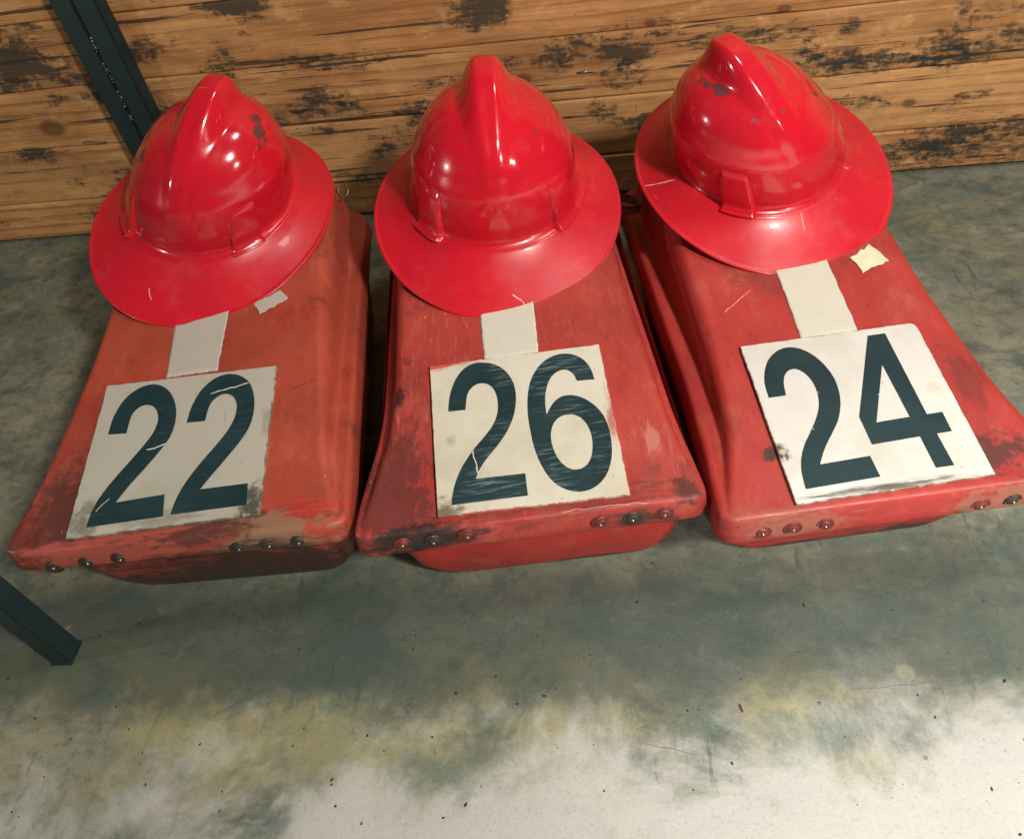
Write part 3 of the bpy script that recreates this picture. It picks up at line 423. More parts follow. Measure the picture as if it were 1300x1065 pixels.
# ------------------------------------------------------------------ the red boxes
YAW = math.radians(7.475)
SL = .1659          # slope of the lid
ZF = .154
def build_box(kind, ox, oy, c, a0, mats, P):
    lid_m, plate_m, digit_m, tape_m = mats
    root = empty('equipment_box', Matrix.Translation((ox, oy, 0)) @ Matrix.Rotation(YAW, 4, 'Z'))
    tF, tR = P['tf'], .572            # front and rear edge of the lid
    k = P['k']
    def interp(pts, t):
        if t <= pts[0][0]: return pts[0][1]
        for (t0, v0), (t1, v1) in zip(pts, pts[1:]):
            if t <= t1: return v0+(v1-v0)*(t-t0)/(t1-t0)
        return pts[-1][1]
    def soft(pts, t): return sum(interp(pts, t+d)*w_ for d, w_ in ((-.036, .1), (-.018, .2), (0, .4), (.018, .2), (.036, .1)))
    def sl(t): return soft(P['left'], t)+.0068      # inner loop of the rim, left and right
    def sr(t): return soft(P['right'], t)-.0068
    def hl(t): return sl(t)+max(.0005, (P['off'][0]-.002)*(.25+.75*ss(-.01, .10, t)))
    def hr(t): return sr(t)-max(.0005, (P['off'][1]-.002)*(.25+.75*ss(-.01, .10, t)))
    def inset(d, r):
        return 0 if d >= r else r - math.sqrt(max(0., r*r-(r-d)**2))
    def warp(s, t): return .0011*noise.noise(Vector((s*9+ox*9, t*7, 3.))) + .0004*noise.noise(Vector((s*30, t*24, ox)))
    def ztop(s, t, edge=1.):
        h = SL*.5*(t+math.sqrt(t*t+.012**2))
        rs = min(.020, .008+.30*h)
        d = (s-hr(t)) if s > c else (hl(t)-s)      # > 0 outside the raised middle
        x = (d+rs)/(rs*1.12)
        S = 1 if x <= 0 else (0 if x >= 1 else (1-x*x)**.75*(1-ss(.55, 1.0, x))+ 0)
        zr = 1-ss(tR-.035, tR-.008, t)         # the rear of the raised middle falls to the rim
        z = ZF + h*S*zr
        return z + warp(s, t)*(.3 if x <= -.6 else 1)
    NS, NTt = 96, 110
    V, F = [], []
    def row_t(j):
        x = j/NTt
        return x
    idx = {}
    for j in range(NTt+1):
        q = j/NTt
        # denser near both ends
        q = q - .12*math.sin(2*math.pi*q)/(2*math.pi)*1.6
        for i in range(NS+1):
            p = -1+2*i/NS; p = math.sin(p*math.pi/2)*.55 + p*.45
            tt = tF + q*(tR-tF)
            b = inset(tt-tF, P['rc']) + inset(tR-tt, .03)
            L_, R_ = sl(tt)+b, sr(tt)-b
            s = L_+(p+1)/2*(R_-L_)
            t2 = tt + k*(s-c)*(1-q)**2
            V.append((s, t2, ztop(s, tt)))
            idx[i, j] = len(V)-1
    for j in range(NTt):
        for i in range(NS): F.append((idx[i, j], idx[i+1, j], idx[i+1, j+1], idx[i, j+1]))
    loop = [idx[i, 0] for i in range(NS+1)] + [idx[NS, j] for j in range(1, NTt+1)] + [idx[i, NTt] for i in range(NS-1, -1, -1)] + [idx[0, j] for j in range(NTt-1, 0, -1)]
    m = len(loop); base = [Vector(V[i]) for i in loop]
    # outward direction from the centre line of the outline
    nor = []
    for i in range(m):
        d = base[(i+2) % m]-base[(i-2) % m]; nn = Vector((d.y, -d.x, 0)); nn.normalize(); nor.append(nn)
    prev = loop
    H = P['lip']
    rings = [(.0022, -.0006), (.0042, -.0022), (.0055, -.0050), (.0062, -.010), (.0072, -H*.6), (.0080, -H+.0025), (.0068, -H), (.003, -H+.0004), (.0028, -H+.006), (-.004, -.010), (-.02, -.006)]
    for (o_, d_) in rings:
        cur = []
        for i in range(m):
            v = base[i] + nor[i]*o_; wv = .0012*noise.noise(Vector((v.x*22, v.y*22, ox*5)))
            V.append((v.x, v.y, base[i].z*(1 if d_ > -.004 else 0) + (ZF if d_ <= -.004 else 0) + d_ + (wv if d_ < -.012 else 0))); cur.append(len(V)-1)
        for i in range(m): F.append((prev[i], prev[(i+1) % m], cur[(i+1) % m], cur[i]))
        prev = cur
    lid = mesh_obj('lid', V, F, lid_m, root)
    # ---- tub under the lid: open moulded trough standing on the floor
    V, F = [], []
    n_ = 120
    def ring(z, hw, t0, t1, r, ch=0):
        out = []
        for i in range(n_):
            a = 2*math.pi*i/n_; ca, sa = math.cos(a), math.sin(a)
            e = .15
            x = math.copysign(abs(ca)**e, ca); y = math.copysign(abs(sa)**e, sa)
            out.append((P['tc']+x*hw, .5*(t0+t1)+y*.5*(t1-t0) + k*x*hw*(1 if y < 0 else 0), z+.0005*noise.noise(Vector((x*3, y*3, z*40)))))
        return out
    tw = P['tw']; tb = P['tb']
    lv = [(.146, tw+.006, tF+.008), (.110, tw+.004, tF+.014), (.070, tw, tb-.016), (.034, tw-.005, tb-.007), (.020, tw-.010, tb-.003), (.009, tw-.017, tb), (.003, tw-.023, tb+.002), (.0006, tw-.028, tb+.005), (.0, tw-.036, tb+.012)]
    rngs = []
    for z, hw, t0 in lv:
        b = len(V); V += ring(z, hw, t0, .52-(.146-z)*.3, .03); rngs.append(b)
    for a, b in zip(rngs, rngs[1:]):
        for i in range(n_): F.append((a+i, a+(i+1) % n_, b+(i+1) % n_, b+i))
    F.append(tuple(rngs[-1]+i for i in range(n_)))
    mesh_obj('tub', V, F, P['tub_m'], root)
    # ---- number plate board
    slope = Matrix.Rotation(math.atan(SL), 4, 'X')
    def on(s, t, h):      # a point h above the sloping lid plane
        return Vector((s, t, ZF+SL*t)) + Vector((0, -math.sin(math.atan(SL)), math.cos(math.atan(SL))))*h
    q = P['plate']; G = 40
    top, V, F, A = {}, [], [], []
    def bil(u_, v_):      # u right, v down
        tl, tr, br, bl = q
        s = (tl[0]*(1-u_)+tr[0]*u_)*(1-v_)+(bl[0]*(1-u_)+br[0]*u_)*v_
        t = (tl[1]*(1-u_)+tr[1]*u_)*(1-v_)+(bl[1]*(1-u_)+br[1]*u_)*v_
        return s, t
    def rimv(u_, v_):
        d = min(u_, v_, 1-u_, 1-v_); return max(0., 1-d/.016)
    for a in range(G+1):
        for b in range(G+1):
            u_ = .5-.5*math.cos(math.pi*a/G); v_ = .5-.5*math.cos(math.pi*b/G)
            s, t = bil(u_, v_)
            if P['round'] and u_ > .955 and v_ < .045:      # worn round corner
                du, dv = (u_-.96)/.04, (.04-v_)/.04
                if du > 0 and dv > 0:
                    L_ = math.hypot(du, dv); mx = max(du, dv)
                    if L_ > 0: s, t = bil(.96+.04*du*mx/L_, .04-.04*dv*mx/L_)
            if a in (0, G) or b in (0, G):
                s += .0003*noise.noise(Vector((s*90, t*90, ox))); t += .0003*noise.noise(Vector((s*90, t*90, ox+3)))
            V.append(on(s, t, .0046 + .0006*noise.noise(Vector((s*14, t*14, ox)))*0)); A.append(rimv(u_, v_)); top[a, b] = len(V)-1
    for a in range(G):
        for b in range(G): F.append((top[a, b], top[a+1, b], top[a+1, b+1], top[a, b+1]))
    lp = [top[i, 0] for i in range(G+1)]+[top[G, j] for j in range(1, G+1)]+[top[i, G] for i in range(G-1, -1, -1)]+[top[0, j] for j in range(G-1, 0, -1)]
    low = []
    dn = on(0, 0, 1)-on(0, 0, 0)
    cx = sum(V[i][0] for i in lp)/len(lp); cy = sum(V[i][1] for i in lp)/len(lp)
    r1 = []
    for i in lp:
        v = V[i]; d = Vector((v[0]-cx, v[1]-cy, 0)).normalized(); V.append(v+d*.0005-dn*.0006); A.append(1.); r1.append(len(V)-1)
    for i in lp:
        v = V[i]; d = Vector((v[0]-cx, v[1]-cy, 0)).normalized(); V.append(v+d*.0004-dn*.0043); A.append(1.); low.append(len(V)-1)
    m = len(lp)
    for A_, B_ in ((lp, r1), (r1, low)):
        for i in range(m): F.append((A_[i], A_[(i+1) % m], B_[(i+1) % m], B_[i]))
    po = mesh_obj('number_plate', V, F, plate_m, root, smooth=False)
    at = po.data.attributes.new('rim', 'FLOAT', 'POINT'); at.data.foreach_set('value', A)
    # ---- the figures, thin paint film on the board
    def figure(loops):
        cu = bpy.data.curves.new('figure', 'CURVE'); cu.dimensions = '2D'; cu.fill_mode = 'BOTH'; cu.extrude = .00015
        for lp_ in loops:
            sp = cu.splines.new('POLY'); sp.points.add(len(lp_)-1); sp.use_cyclic_u = True
            for p_, (x, y) in zip(sp.points, lp_): p_.co = (x, y, 0, 1)
        ob = bpy.data.objects.new('figure', cu); link(ob); dg = bpy.context.evaluated_depsgraph_get(); dg.update()
        me = bpy.data.meshes.new_from_object(ob.evaluated_get(dg)); bpy.data.objects.remove(ob)
        for v in me.vertices:
            w_ = on(v.co.x, v.co.y, .00495+v.co.z); v.co = w_
        me.materials.clear(); me.materials.append(digit_m)
        return link(bpy.data.objects.new('figure', me), po)
    D = DIGITS[kind]
    figure([D[0]])
    figure(D[1:])
    # ---- tape
    def sheet(name, quad, h, mat, ragged=.0006, th=.0003):
        V, F = [], []; g = 24
        for a in range(g+1):
            for b in range(g+1):
                u_, v_ = a/g, b/g
                tl, tr, br, bl = quad
                s = (tl[0]*(1-u_)+tr[0]*u_)*(1-v_)+(bl[0]*(1-u_)+br[0]*u_)*v_
                t = (tl[1]*(1-u_)+tr[1]*u_)*(1-v_)+(bl[1]*(1-u_)+br[1]*u_)*v_
                if a in (0, g): s += ragged*noise.noise(Vector((s*60, t*130, 2+ox)))*2.2
                if b in (0, g): t += ragged*2.5*noise.noise(Vector((s*190, t*60, 4+ox)))
                zz = max(ztop(s, t), ZF+SL*t)
                V.append((s, t, zz+h+.0005))
        for a in range(g):
            for b in range(g):
                i = a*(g+1)+b; F.append((i, i+g+1, i+g+2, i+1))
        o = mesh_obj(name, V, F, mat, root)
        sm = o.modifiers.new('t', 'SOLIDIFY'); sm.thickness = th; sm.offset = 0
        return o
    tp = P['tapes'][0]
    # the strip runs on under the helmet
    ext = [(tp[0][0]+(tp[0][0]-tp[3][0])*.6, tp[0][1]+.06), (tp[1][0]+(tp[1][0]-tp[2][0])*.6, tp[1][1]+.06), (tp[2][0], tp[2][1]-.006), (tp[3][0], tp[3][1]-.006)]
    sheet('tape_strip', ext, .0004, tape_m)
    for sc_ in P['tapes'][1:]: sheet('tape_scrap', sc_, .0007, P['scrap_m'], .0014)
    # ---- rivets along the front lip
    for (s, rz, mt) in P['rivets']:
        yf = tF + k*(s-c) - .0071
        bm = bmesh.new(); rz += rnd.uniform(-.0008, .0008)
        rot = Matrix.Translation((s, yf+rnd.uniform(0, .0006), rz)) @ Matrix.Rotation(math.radians(90+rnd.uniform(-7, 7)), 4, 'X') @ Matrix.Rotation(rnd.uniform(-.1, .1), 4, 'Y') @ Matrix.Diagonal((rnd.uniform(.92, 1.06), rnd.uniform(.88, 1.04), 1, 1))
        prof = [(.0096, -.0012), (.0095, .0002), (.0092, .0009), (.0074, .0008), (.0066, .0003), (.0060, .0012), (.0050, .0021), (.0034, .0026), (.0022, .0021), (.0, .0019)]
        vs = [[bm.verts.new(rot @ Vector((r_*(1+.06*noise.noise(Vector((math.cos(6.2832*i/24)*2, math.sin(6.2832*i/24)*2, s*99))))*math.cos(6.2832*i/24), r_*math.sin(6.2832*i/24), z_))) for i in range(24)] for r_, z_ in prof[:-1]]
        for A_, B_ in zip(vs, vs[1:]):
            for i in range(24): bm.faces.new((A_[i], A_[(i+1) % 24], B_[(i+1) % 24], B_[i]))
        bm.faces.new(vs[-1])
        bmesh.ops.recalc_face_normals(bm, faces=bm.faces)
        ro = bm_obj('rivet', bm, mt, root)
        bm = bmesh.new(); bmesh.ops.create_icosphere(bm, subdivisions=2, radius=.0018, matrix=rot @ Matrix.Translation((rnd.uniform(-.0008, .0008), rnd.uniform(-.0012, .0002), .0022)))
        bm_obj('pin', bm, M_pin, ro)
    return root, ztop, on

def helmet_mesh(lean, slot=None):
    a, b = .1000, .104; Wo, Lo = .157, .176; hd = .121; zb = .038; yc = .013
    NT_, V, F = 320, [], []
    def prof(phi): return math.sin(phi)**.80, math.cos(phi)**.96
    rows = []
    nd = 100
    def crest(P):
        x, y, z = P; psi = math.degrees(math.atan2(z-zb, -y))
        if psi < 0: return 0.
        hgt = .0020*ss(16, 44, psi)+.0040*ss(34, 72, psi)+.0215*ss(60, 98, psi)
        hgt *= 1-ss(101, 121, psi)
        w = .0125+.0130*ss(28, 92, psi)+.006*(1-ss(5, 30, psi)); w2 = .040
        h1 = 1-ss(w*.32, w*1.42, abs(x)); dip = .12*(1-ss(0, w*.5, abs(x)))*(1-ss(60, 90, psi))
        h2 = (1-ss(w2*.50, w2, abs(x)))*.0014*ss(20, 50, psi)*(1-ss(92, 118, psi))
        return hgt*max(0, h1-dip)+h2
    for i in range(nd+1):
        phi = (i/nd)*math.pi/2
        rr, zz = prof(phi); rows.append(('d', rr, zz, phi))
    n_f = 10; n_b = 46
    for i in range(1, n_f+1): rows.append(('f', i/n_f, 0, 0))
    for i in range(1, n_b+1): rows.append(('b', i/n_b, 0, 0))
    for i in range(1, 5): rows.append(('e', i, 0, 0))
    def pt(kx, p, q, phi, th):
            ct, st = math.cos(th), math.sin(th)
            Rb = 1/math.sqrt((ct/a)**2+(st/b)**2); Ro = 1/math.sqrt((ct/Wo)**2+(st/Lo)**2)
            droop = -.010*(st*st)-.002           # brim falls a little more at front and back
            zin = zb-.001
            if kx == 'd':
                deg = math.degrees(phi)
                r = Rb*p*(1+.024*ss(55, 66, deg)) ; z = zb + hd*q
                P = Vector((r*ct, r*st, z)); c_ = crest(P)
                if c_:
                    n = Vector((P.x*.25, P.y, P.z-zb)).normalized(); P += n*c_
            else:
                r0 = Rb*1.024; r1 = r0+.011
                zo = zb-.0105
                if kx == 'f':
                    ang = p*math.pi/2
                    r = r0+.011*(1-math.cos(ang)); z = zb-.0105*math.sin(ang)
                    P = Vector((r*ct, r*st, z))
                elif kx == 'b':
                    t = p; r = r1+(Ro-r1)*t
                    z = zo + (droop+.0-zo+.006)*(t**.9) - .0015*math.sin(math.pi*t)
                    z += .0012*ss(.90, .985, t)
                    P = Vector((r*ct, r*st, z))
                else:
                    z1 = droop+.006+.0012
                    off = [(0.0006, -.0004), (.0009, -.0014), (.0002, -.0028), (-.004, -.0026)][p-1]
                    P = Vector(((Ro+off[0])*ct, (Ro+off[0])*st, z1+off[1]))
                if kx != 'd': pass
                P.z += .0008*noise.noise(Vector((P.x*16, P.y*16, 4)))
            lz = max(0., P.z-.5*zb)*ss(0, 1, 1-p if kx == 'b' else (0 if kx == 'e' else 1)); P.x += lean[0]*lz; P.y += lean[1]*lz
            P.y += yc*(1-ss(0, 1, p) if kx == 'b' else (0 if kx == 'e' else 1))
            return P
    if slot is not None:              # moulded pocket: a patch of the crown pushed outwards, its edges sunk into the shell
        G, V, F = 44, [], []
        vr = [('d', *prof(math.radians(d)), math.radians(d)) for d in [61+29*i/30 for i in range(31)]] + [('f', i/8, 0, 0) for i in range(1, 9)] + [('b', i/46, 0, 0) for i in range(1, 5)]
        for n_, (kx, p, q, phi) in enumerate(vr):
            up = n_/(len(vr)-1)
            hw = 7.6+2.6*up
            for j in range(G+1):
                dd = -15+30*j/G
                th = math.radians(-90+slot*49+dd)
                P = pt(kx, p, q, phi, th)
                h = (1-ss(hw-.6, hw+2.4, abs(dd)))*ss(.10, .27, up)*(1-ss(.86, .97, up))
                out = .0030+.0062*ss(.15, .85, up)
                P += Vector((math.cos(th), math.sin(th), .25)).normalized()*(out*h-.0009)
                V.append(P)
        for n_ in range(len(vr)-1):
            for j in range(G): F.append((n_*(G+1)+j, n_*(G+1)+j+1, (n_+1)*(G+1)+j+1, (n_+1)*(G+1)+j))
        me = bpy.data.meshes.new('accessory_slot'); me.from_pydata([tuple(v) for v in V], [], F); me.update()
        for p_ in me.polygons: p_.use_smooth = True
        return me
    for kx, p, q, phi in rows:
        for j in range(NT_): V.append(pt(kx, p, q, phi, 2*math.pi*j/NT_))
    nr = len(rows)
    for i in range(nr-1):
        for j in range(NT_):
            A_, B_ = i*NT_+j, i*NT_+(j+1) % NT_
            if i == 0: F.append((A_, B_+NT_, A_+NT_)) ; continue
            F.append((A_, B_, B_+NT_, A_+NT_))
    V2 = V; 
    me = bpy.data.meshes.new('helmet_shell'); me.from_pydata([tuple(v) for v in V2], [], F); me.update()
    bm = bmesh.new(); bm.from_mesh(me); bmesh.ops.remove_doubles(bm, verts=bm.verts, dist=1e-6)
    bmesh.ops.recalc_face_normals(bm, faces=bm.faces)
    up = sum((f.normal.z for f in bm.faces))
    if up < 0: bmesh.ops.reverse_faces(bm, faces=bm.faces)
    bm.to_mesh(me); bm.free()
    for p in me.polygons: p.use_smooth = True
    return me
def make_helmet(loc, pitch, roll, yaw, sc, mat, label, lean):
    M = Matrix.Translation(loc) @ Matrix.Rotation(pitch, 4, 'X') @ Matrix.Rotation(roll, 4, 'Y') @ Matrix.Rotation(yaw, 4, 'Z') @ Matrix.Scale(sc, 4)
    root = empty('safety_helmet', M)
    tag(root, label, 'helmet', 'full brim red helmets lying on the boxes')
    me = helmet_mesh(lean); me.materials.append(mat)
    o = link(bpy.data.objects.new('shell', me), root)
    so = o.modifiers.new('thickness', 'SOLIDIFY'); so.thickness = .0022; so.offset = -1
    for s in (-1, 1):
        m2 = helmet_mesh(lean, s); m2.materials.append(mat)
        link(bpy.data.objects.new('accessory_slot', m2), root)
    return root

DK = (.045, .022, .02)
REDB = (.47, .040, .030)
M_lid22 = box_mat('lid_red_faded_orange', (.39, .062, .036), .60, 1.3,
   [(-.12, .03, .16, .08, .7, .9, 1, .55, DK), (.00, .012, .155, .06, .30, 3.0, 1, .8, (.06, .03, .028)), (.135, .012, .15, .040, .75, 1.5, .6, .4, (.60, .03, .03)), (.10, -.002, .142, .042, .62, 1.5, .9, .92, (.26, .145, .085)),
    (-.13, .06, .16, .05, 1.2, .7, 1, .55, DK), (-.08, .004, .142, .05, .45, 2.2, 1, .6, (.50, .10, .07)), (.06, -.008, .124, .06, .42, 1.5, 3.6, .85, (.045, .026, .022)), (.09, .004, .133, .02, .35, 1, 1.6, .7, (.05, .035, .028))], .12,
   [((.105, .169), (.142, .180), .0009, (.07, .03, .03)), ((-.02, .36), (.0, .352), .0006, (.6, .4, .33))])
M_lid26 = box_mat('lid_red_brushed', (.42, .048, .038), .5, 4.1,
   [(-.135, .03, .155, .055, 1.1, .55, 1, .78, (.10, .028, .026)), (-.128, .15, .18, .013, 1.3, .9, 1, .95, (.06, .015, .02)), (-.118, .20, .185, .010, 1, 1, 1, .7, (.09, .02, .03)), (-.118, -.012, .140, .034, .5, 1, 1.5, .95, (.022, .018, .016)),
    (-.075, -.012, .143, .022, .6, 1, 1.4, .85, (.03, .02, .018)), (.104, -.016, .134, .022, .5, 1, 1.5, .85, (.05, .03, .025)), (.152, -.005, .155, .018, 1, 1, 1, .8, (.05, .022, .02)), (.135, .060, .16, .016, 1.6, .6, 1, .30, (.66, .34, .28)), (.02, .0, .155, .05, .35, 3., 1, .45, DK)], .55,
   [((.03, -.009), (.12, -.012), .0006, (.70, .32, .26))])  # pale stroke: highlight along the lip edge, painted into the colour
M_lid24 = box_mat('lid_red_clean', (.41, .036, .030), .46, 7.7,
   [(-.11, -.02, .15, .04, .7, 1.2, 1, .4, (.26, .09, .06)), (.118, .02, .16, .03, .8, 1, 1, .8, DK), (.13, .11, .17, .03, 1.6, .6, 1, .45, DK), (-.085, .055, .165, .012, 1, 1, 1, .9, (.03, .02, .018)), (.11, -.015, .13, .03, .6, 2, 1, .5, (.30, .20, .12)), (-.075, -.012, .135, .035, .55, 1, 1.6, .65, (.33, .13, .09))], .10,
   [((-.085, .235), (-.045, .262), .0007, (.75, .40, .34))])
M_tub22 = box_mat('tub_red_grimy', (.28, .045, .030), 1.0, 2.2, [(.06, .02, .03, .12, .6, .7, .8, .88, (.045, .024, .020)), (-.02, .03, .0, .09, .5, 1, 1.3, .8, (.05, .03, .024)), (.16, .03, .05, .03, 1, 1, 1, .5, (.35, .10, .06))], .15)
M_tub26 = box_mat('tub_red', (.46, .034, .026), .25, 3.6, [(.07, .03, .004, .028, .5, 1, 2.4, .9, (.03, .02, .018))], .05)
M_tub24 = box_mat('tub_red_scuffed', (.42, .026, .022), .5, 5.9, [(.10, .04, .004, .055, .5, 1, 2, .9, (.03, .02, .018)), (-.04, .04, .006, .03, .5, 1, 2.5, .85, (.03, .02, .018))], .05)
M_p22 = plate_mat('plate_grey_white', (.42, .40, .345), .85, 1.9, (.13, .11, .07), [(.080, .030, .020, .9, .7, .90, (.05, .045, .035)), (-.10, .035, .024, 1, .7, .7, (.12, .10, .07)), (-.02, .028, .03, .5, 2.4, .5, (.14, .12, .08)), (.087, .13, .012, 1.3, .5, .4, (.14, .13, .10))])
M_p26 = plate_mat('plate_cream', (.60, .575, .49), .45, 3.3, (.42, .07, .05), [(-.08, .184, .022, .45, 2.6, .95, (.55, .05, .04)), (-.084, .006, .02, .8, 1, .85, (.10, .08, .05)), (.0, .08, .035, 1, 1, .35, (.50, .47, .36)), (-.073, .085, .007, 1, .8, .5, (.25, .23, .17)), (.098, .09, .01, 1.5, .25, .8, (.40, .06, .05))])
M_p24 = plate_mat('plate_white', (.60, .59, .56), .32, 5.5, (.22, .10, .05), [(-.078, .052, .0105, 1, .8, .98, (.02, .018, .012)), (-.076, .053, .0045, 1, 1, 1, (.45, .40, .25)), (.0, .002, .03, .3, 6, .9, (.05, .045, .035)), (.085, .02, .03, 1, 1.6, .35, (.55, .50, .36)), (.09, .10, .01, 1, 1, .4, (.5, .42, .3))])
M_d22 = digit_mat('figure_black_dull', .12, 1.1, [((.015, .176), (.062, .184), .0010), ((-.048, .112), (-.022, .118), .0009), ((-.090, .045), (-.078, .060), .0005)])
M_d26 = digit_mat('figure_black_brushed', 1.0, 2.7, [((-.052, .078), (-.046, .040), .0007)])
M_d24 = digit_mat('figure_black_clean', .05, 4.9, [((-.020, .113), (-.026, .113), .0006), ((.035, .10), (.040, .101), .0006), ((-.041, .075), (-.038, .072), .0006)])

BOXES = [
 ('b22', -.43951, -.81720, .002, .157, (M_lid22, M_p22, M_d22, M_dtape),
  dict(tf=.008, k=-.055, rc=.014, lip=.027, tw=.158, tb=.044, tc=.002, off=(.006, .016), left=[(.0, -.193), (.036, -.190), (.148, -.176), (.25, -.167), (.37, -.162), (.52, -.160)], right=[(0, .181), (.09, .178), (.27, .174), (.38, .172), (.52, .170)], tub_m=M_tub22, plate=PLATES['b22'], round=False, tapes=TAPES['b22'], scrap_m=M_dtape,
       rivets=[(s, z, M_rust) for s, z in ((-.141, .1320), (-.104, .1335), (-.068, .1345), (.060, .135), (.092, .1365), (.124, .1365))])),
 ('b26', -.07812, -.78634, .008, .150, (M_lid26, M_p26, M_d26, M_tape),
  dict(tf=-.008, k=-.02, rc=.009, lip=.030, tw=.157, tb=.025, tc=.008, off=(.009, .004), left=[(-.01, -.180), (.034, -.174), (.115, -.157), (.16, -.153), (.31, -.152), (.52, -.150)], right=[(-.03, .179), (.03, .174), (.09, .168), (.36, .163), (.52, .162)], tub_m=M_tub26, plate=PLATES['b26'], round=False, tapes=TAPES['b26'], scrap_m=M_scrap,
       rivets=[(s, z, m_) for s, z, m_ in ((-.129, .1405, M_rivet), (-.098, .140, M_rust), (-.064, .143, M_rivet), (.068, .137, M_rivet), (.100, .137, M_rust), (.131, .1385, M_rivet))])),
 ('b24', .25384, -.77979, .013, .144, (M_lid24, M_p24, M_d24, M_tape),
  dict(tf=-.005, k=.0, rc=.008, lip=.036, tw=.141, tb=.043, tc=.007, off=(.017, .004), left=[(0, -.154), (.08, -.147), (.177, -.143), (.386, -.145), (.52, -.146)], right=[(0, .180), (.08, .172), (.12, .167), (.22, .160), (.35, .157), (.52, .156)], tub_m=M_tub24, plate=PLATES['b24'], round=True, tapes=TAPES['b24'], scrap_m=M_scrap,
       rivets=[(s, z, m_) for s, z, m_ in ((-.112, .1325, M_rivet), (-.083, .1325, M_rivet), (-.052, .131, M_rivet), (.096, .128, M_rivet), (.126, .128, M_rust))])),
]
LB = {'b22': 'faded orange red box with the grimy plate 22, beside the steel leg',
      'b26': 'brushed red box with the cream plate 26, between two other boxes',
      'b24': 'bright red box with the clean white plate 24'}
PLB = {'b22': 'grey white plate with black figures 22', 'b26': 'cream plate with brushed black figures 26', 'b24': 'clean white plate with black figures 24'}
roots = {}
for kind, ox, oy, c, a0, mats, P in BOXES:
    rt, zt, on = build_box(kind, ox, oy, c, a0, mats, P)
    tag(rt, LB[kind], 'box', 'numbered red boxes in a row')
    roots[kind] = (rt, zt, on)
    for ch in rt.children:
        if ch.name.startswith('number_plate'): ch['label'] = PLB[kind]

# webbing loop on the rear of box 24, buckle on the rear of box 22
def band(name, centre, rad, width, th, mat, parent, rot):
    bm = bmesh.new(); n_ = 48; M = Matrix.Translation(centre) @ rot; vs = []
    for r_, z_ in ((rad, -width/2), (rad+th, -width/2), (rad+th, width/2), (rad, width/2)):
        vs.append([bm.verts.new(M @ Vector((r_*1.12*math.cos(6.28318*i/n_), r_*.95*math.sin(6.28318*i/n_), z_))) for i in range(n_)])
    for a in range(4):
        for i in range(n_): bm.faces.new((vs[a][i], vs[a][(i+1) % n_], vs[(a+1) % 4][(i+1) % n_], vs[(a+1) % 4][i]))
    bmesh.ops.recalc_face_normals(bm, faces=bm.faces)
    return bm_obj(name, bm, mat, parent)
band('webbing_loop', (-.152, .492, .184), .0215, .012, .0016, M_strap, roots['b24'][0], Matrix.Rotation(R(-8), 4, 'X') @ Matrix.Rotation(R(12), 4, 'Y'))
band('buckle_ring', (.158, .500, .233), .0075, .003, .0016, M_buckle, roots['b22'][0], Matrix.Rotation(R(60), 4, 'X') @ Matrix.Rotation(R(55), 4, 'Y'))

HS = {'h22': [], 'h26': [], 'h24': []}
make_helmet((-.512, -.362, .246), .222, .101, R(-13), 1.015, shell_mat('helmet_red_scuffed', SC22, [((-.02, -.135), (-.012, -.150), .0006)]), 'glossy red helmet on box 22, turned left, with black scuffs', (.30, .08))
make_helmet((-.125, -.371, .234), .202, .074, R(5), 1.012, shell_mat('helmet_red_clean', SC26, [((.01, -.150), (.022, -.158), .0010), ((.022, -.158), (.026, -.170), .0008)]), 'clean glossy red helmet on box 26, facing straight forward', (.0, .0))
make_helmet((.209, -.350, .247), .287, .056, R(30), .952, shell_mat('helmet_red_streaked', SC24, [((-.1461, .0531), (-.118, .026), .0009), ((-.03, -.12), (-.024, -.10), .0005)]), 'glossy red helmet on box 24, turned right, with curved black streaks', (-.33, .10))

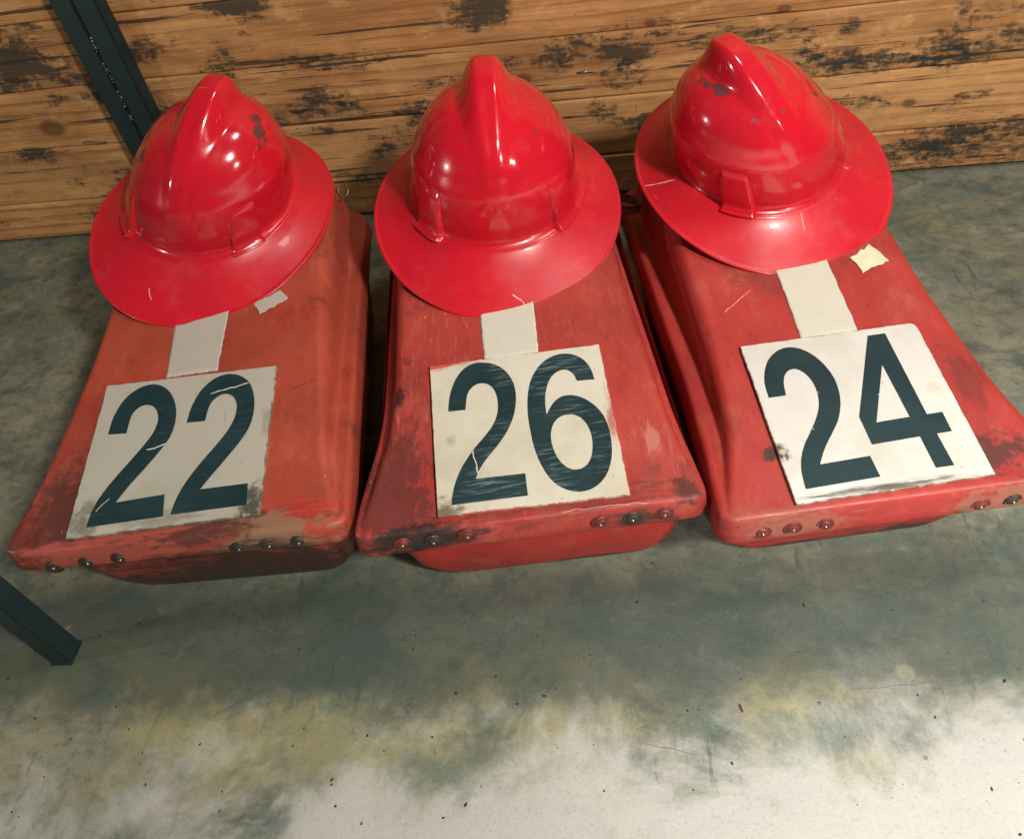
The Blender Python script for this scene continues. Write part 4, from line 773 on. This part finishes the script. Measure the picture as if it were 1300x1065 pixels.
# ------------------------------------------------------------------ grit on the floor
def grit():
    bm = bmesh.new()
    for i in range(110):
        x, y = rnd.uniform(-.72, .75), rnd.uniform(-1.05, -.80) if i < 130 else rnd.uniform(-.8, -.05)
        r = rnd.choice((.0005, .0006, .0008, .0010, .0014))*rnd.uniform(.7, 1.2)
        bmesh.ops.create_icosphere(bm, subdivisions=1, radius=r, matrix=Matrix.Translation((x, y, r*.3)) @ Matrix.Rotation(rnd.uniform(0, 6), 4, 'Z') @ Matrix.Diagonal((rnd.uniform(.8, 2.2), 1, .45, 1)))
    return bm
g = bm_obj('grit', grit(), M_speck, None, False); tag(g, 'dark crumbs of grit scattered over the floor', 'grit', None, 'stuff')
bm = bmesh.new(); vs = [bm.verts.new(v) for v in ((.1178, -.918, .0010), (.1192, -.9185, .0016), (.1212, -.925, .0010), (.1200, -.926, .0008), (.1184, -.922, .0009))]; bm.faces.new(vs)
ch = bm_obj('paint_chip', bm, M_chip, None, False); ch.modifiers.new('t', 'SOLIDIFY').thickness = .0006
tag(ch, 'tiny dark red flake lying on the bright part of the floor', 'flake')

# ------------------------------------------------------------------ camera
cam = bpy.data.cameras.new('camera'); co = bpy.data.objects.new('camera', cam); link(co)
RM = Matrix(((0.9916343269231206, 0.04811821579915704, 0.119774784391521), (0.047888196591561426, 0.7245517519863879, -0.6875547100563446), (-0.11986693578688642, 0.6875386505511977, 0.7161860943241642)))
co.matrix_world = Matrix.Translation((0, -1.2061, .77)) @ RM.to_4x4()
cam.sensor_width = 36; cam.sensor_fit = 'HORIZONTAL'; cam.lens = 36*950/1300; cam.shift_y = -45.5/1300; cam.clip_start = .02; cam.clip_end = 100
scene.camera = co

# ------------------------------------------------------------------ light
w = bpy.data.worlds.new('World'); scene.world = w; w.use_nodes = True
w.node_tree.nodes['Background'].inputs[0].default_value = (*AMB, 1); w.node_tree.nodes['Background'].inputs[1].default_value = AMBS
def aim(o, loc, tgt):
    o.location = loc; o.rotation_euler = (Vector(tgt)-Vector(loc)).to_track_quat('-Z', 'Y').to_euler()
def lamp(name, kind, loc, tgt, energy, col, **k):
    l = bpy.data.lights.new(name, kind); l.energy = energy; l.color = col
    for a, v in k.items(): setattr(l, a, v)
    o = bpy.data.objects.new(name, l); link(o); aim(o, loc, tgt); return o
for args, kw in LAMPS: lamp(*args, **kw)
vs_ = scene.view_settings; vs_.view_transform = 'Standard'; vs_.look = 'None'; vs_.gamma = 1; vs_.exposure = EXPO; vs_.use_curve_mapping = False
scene.cycles.max_bounces = 8
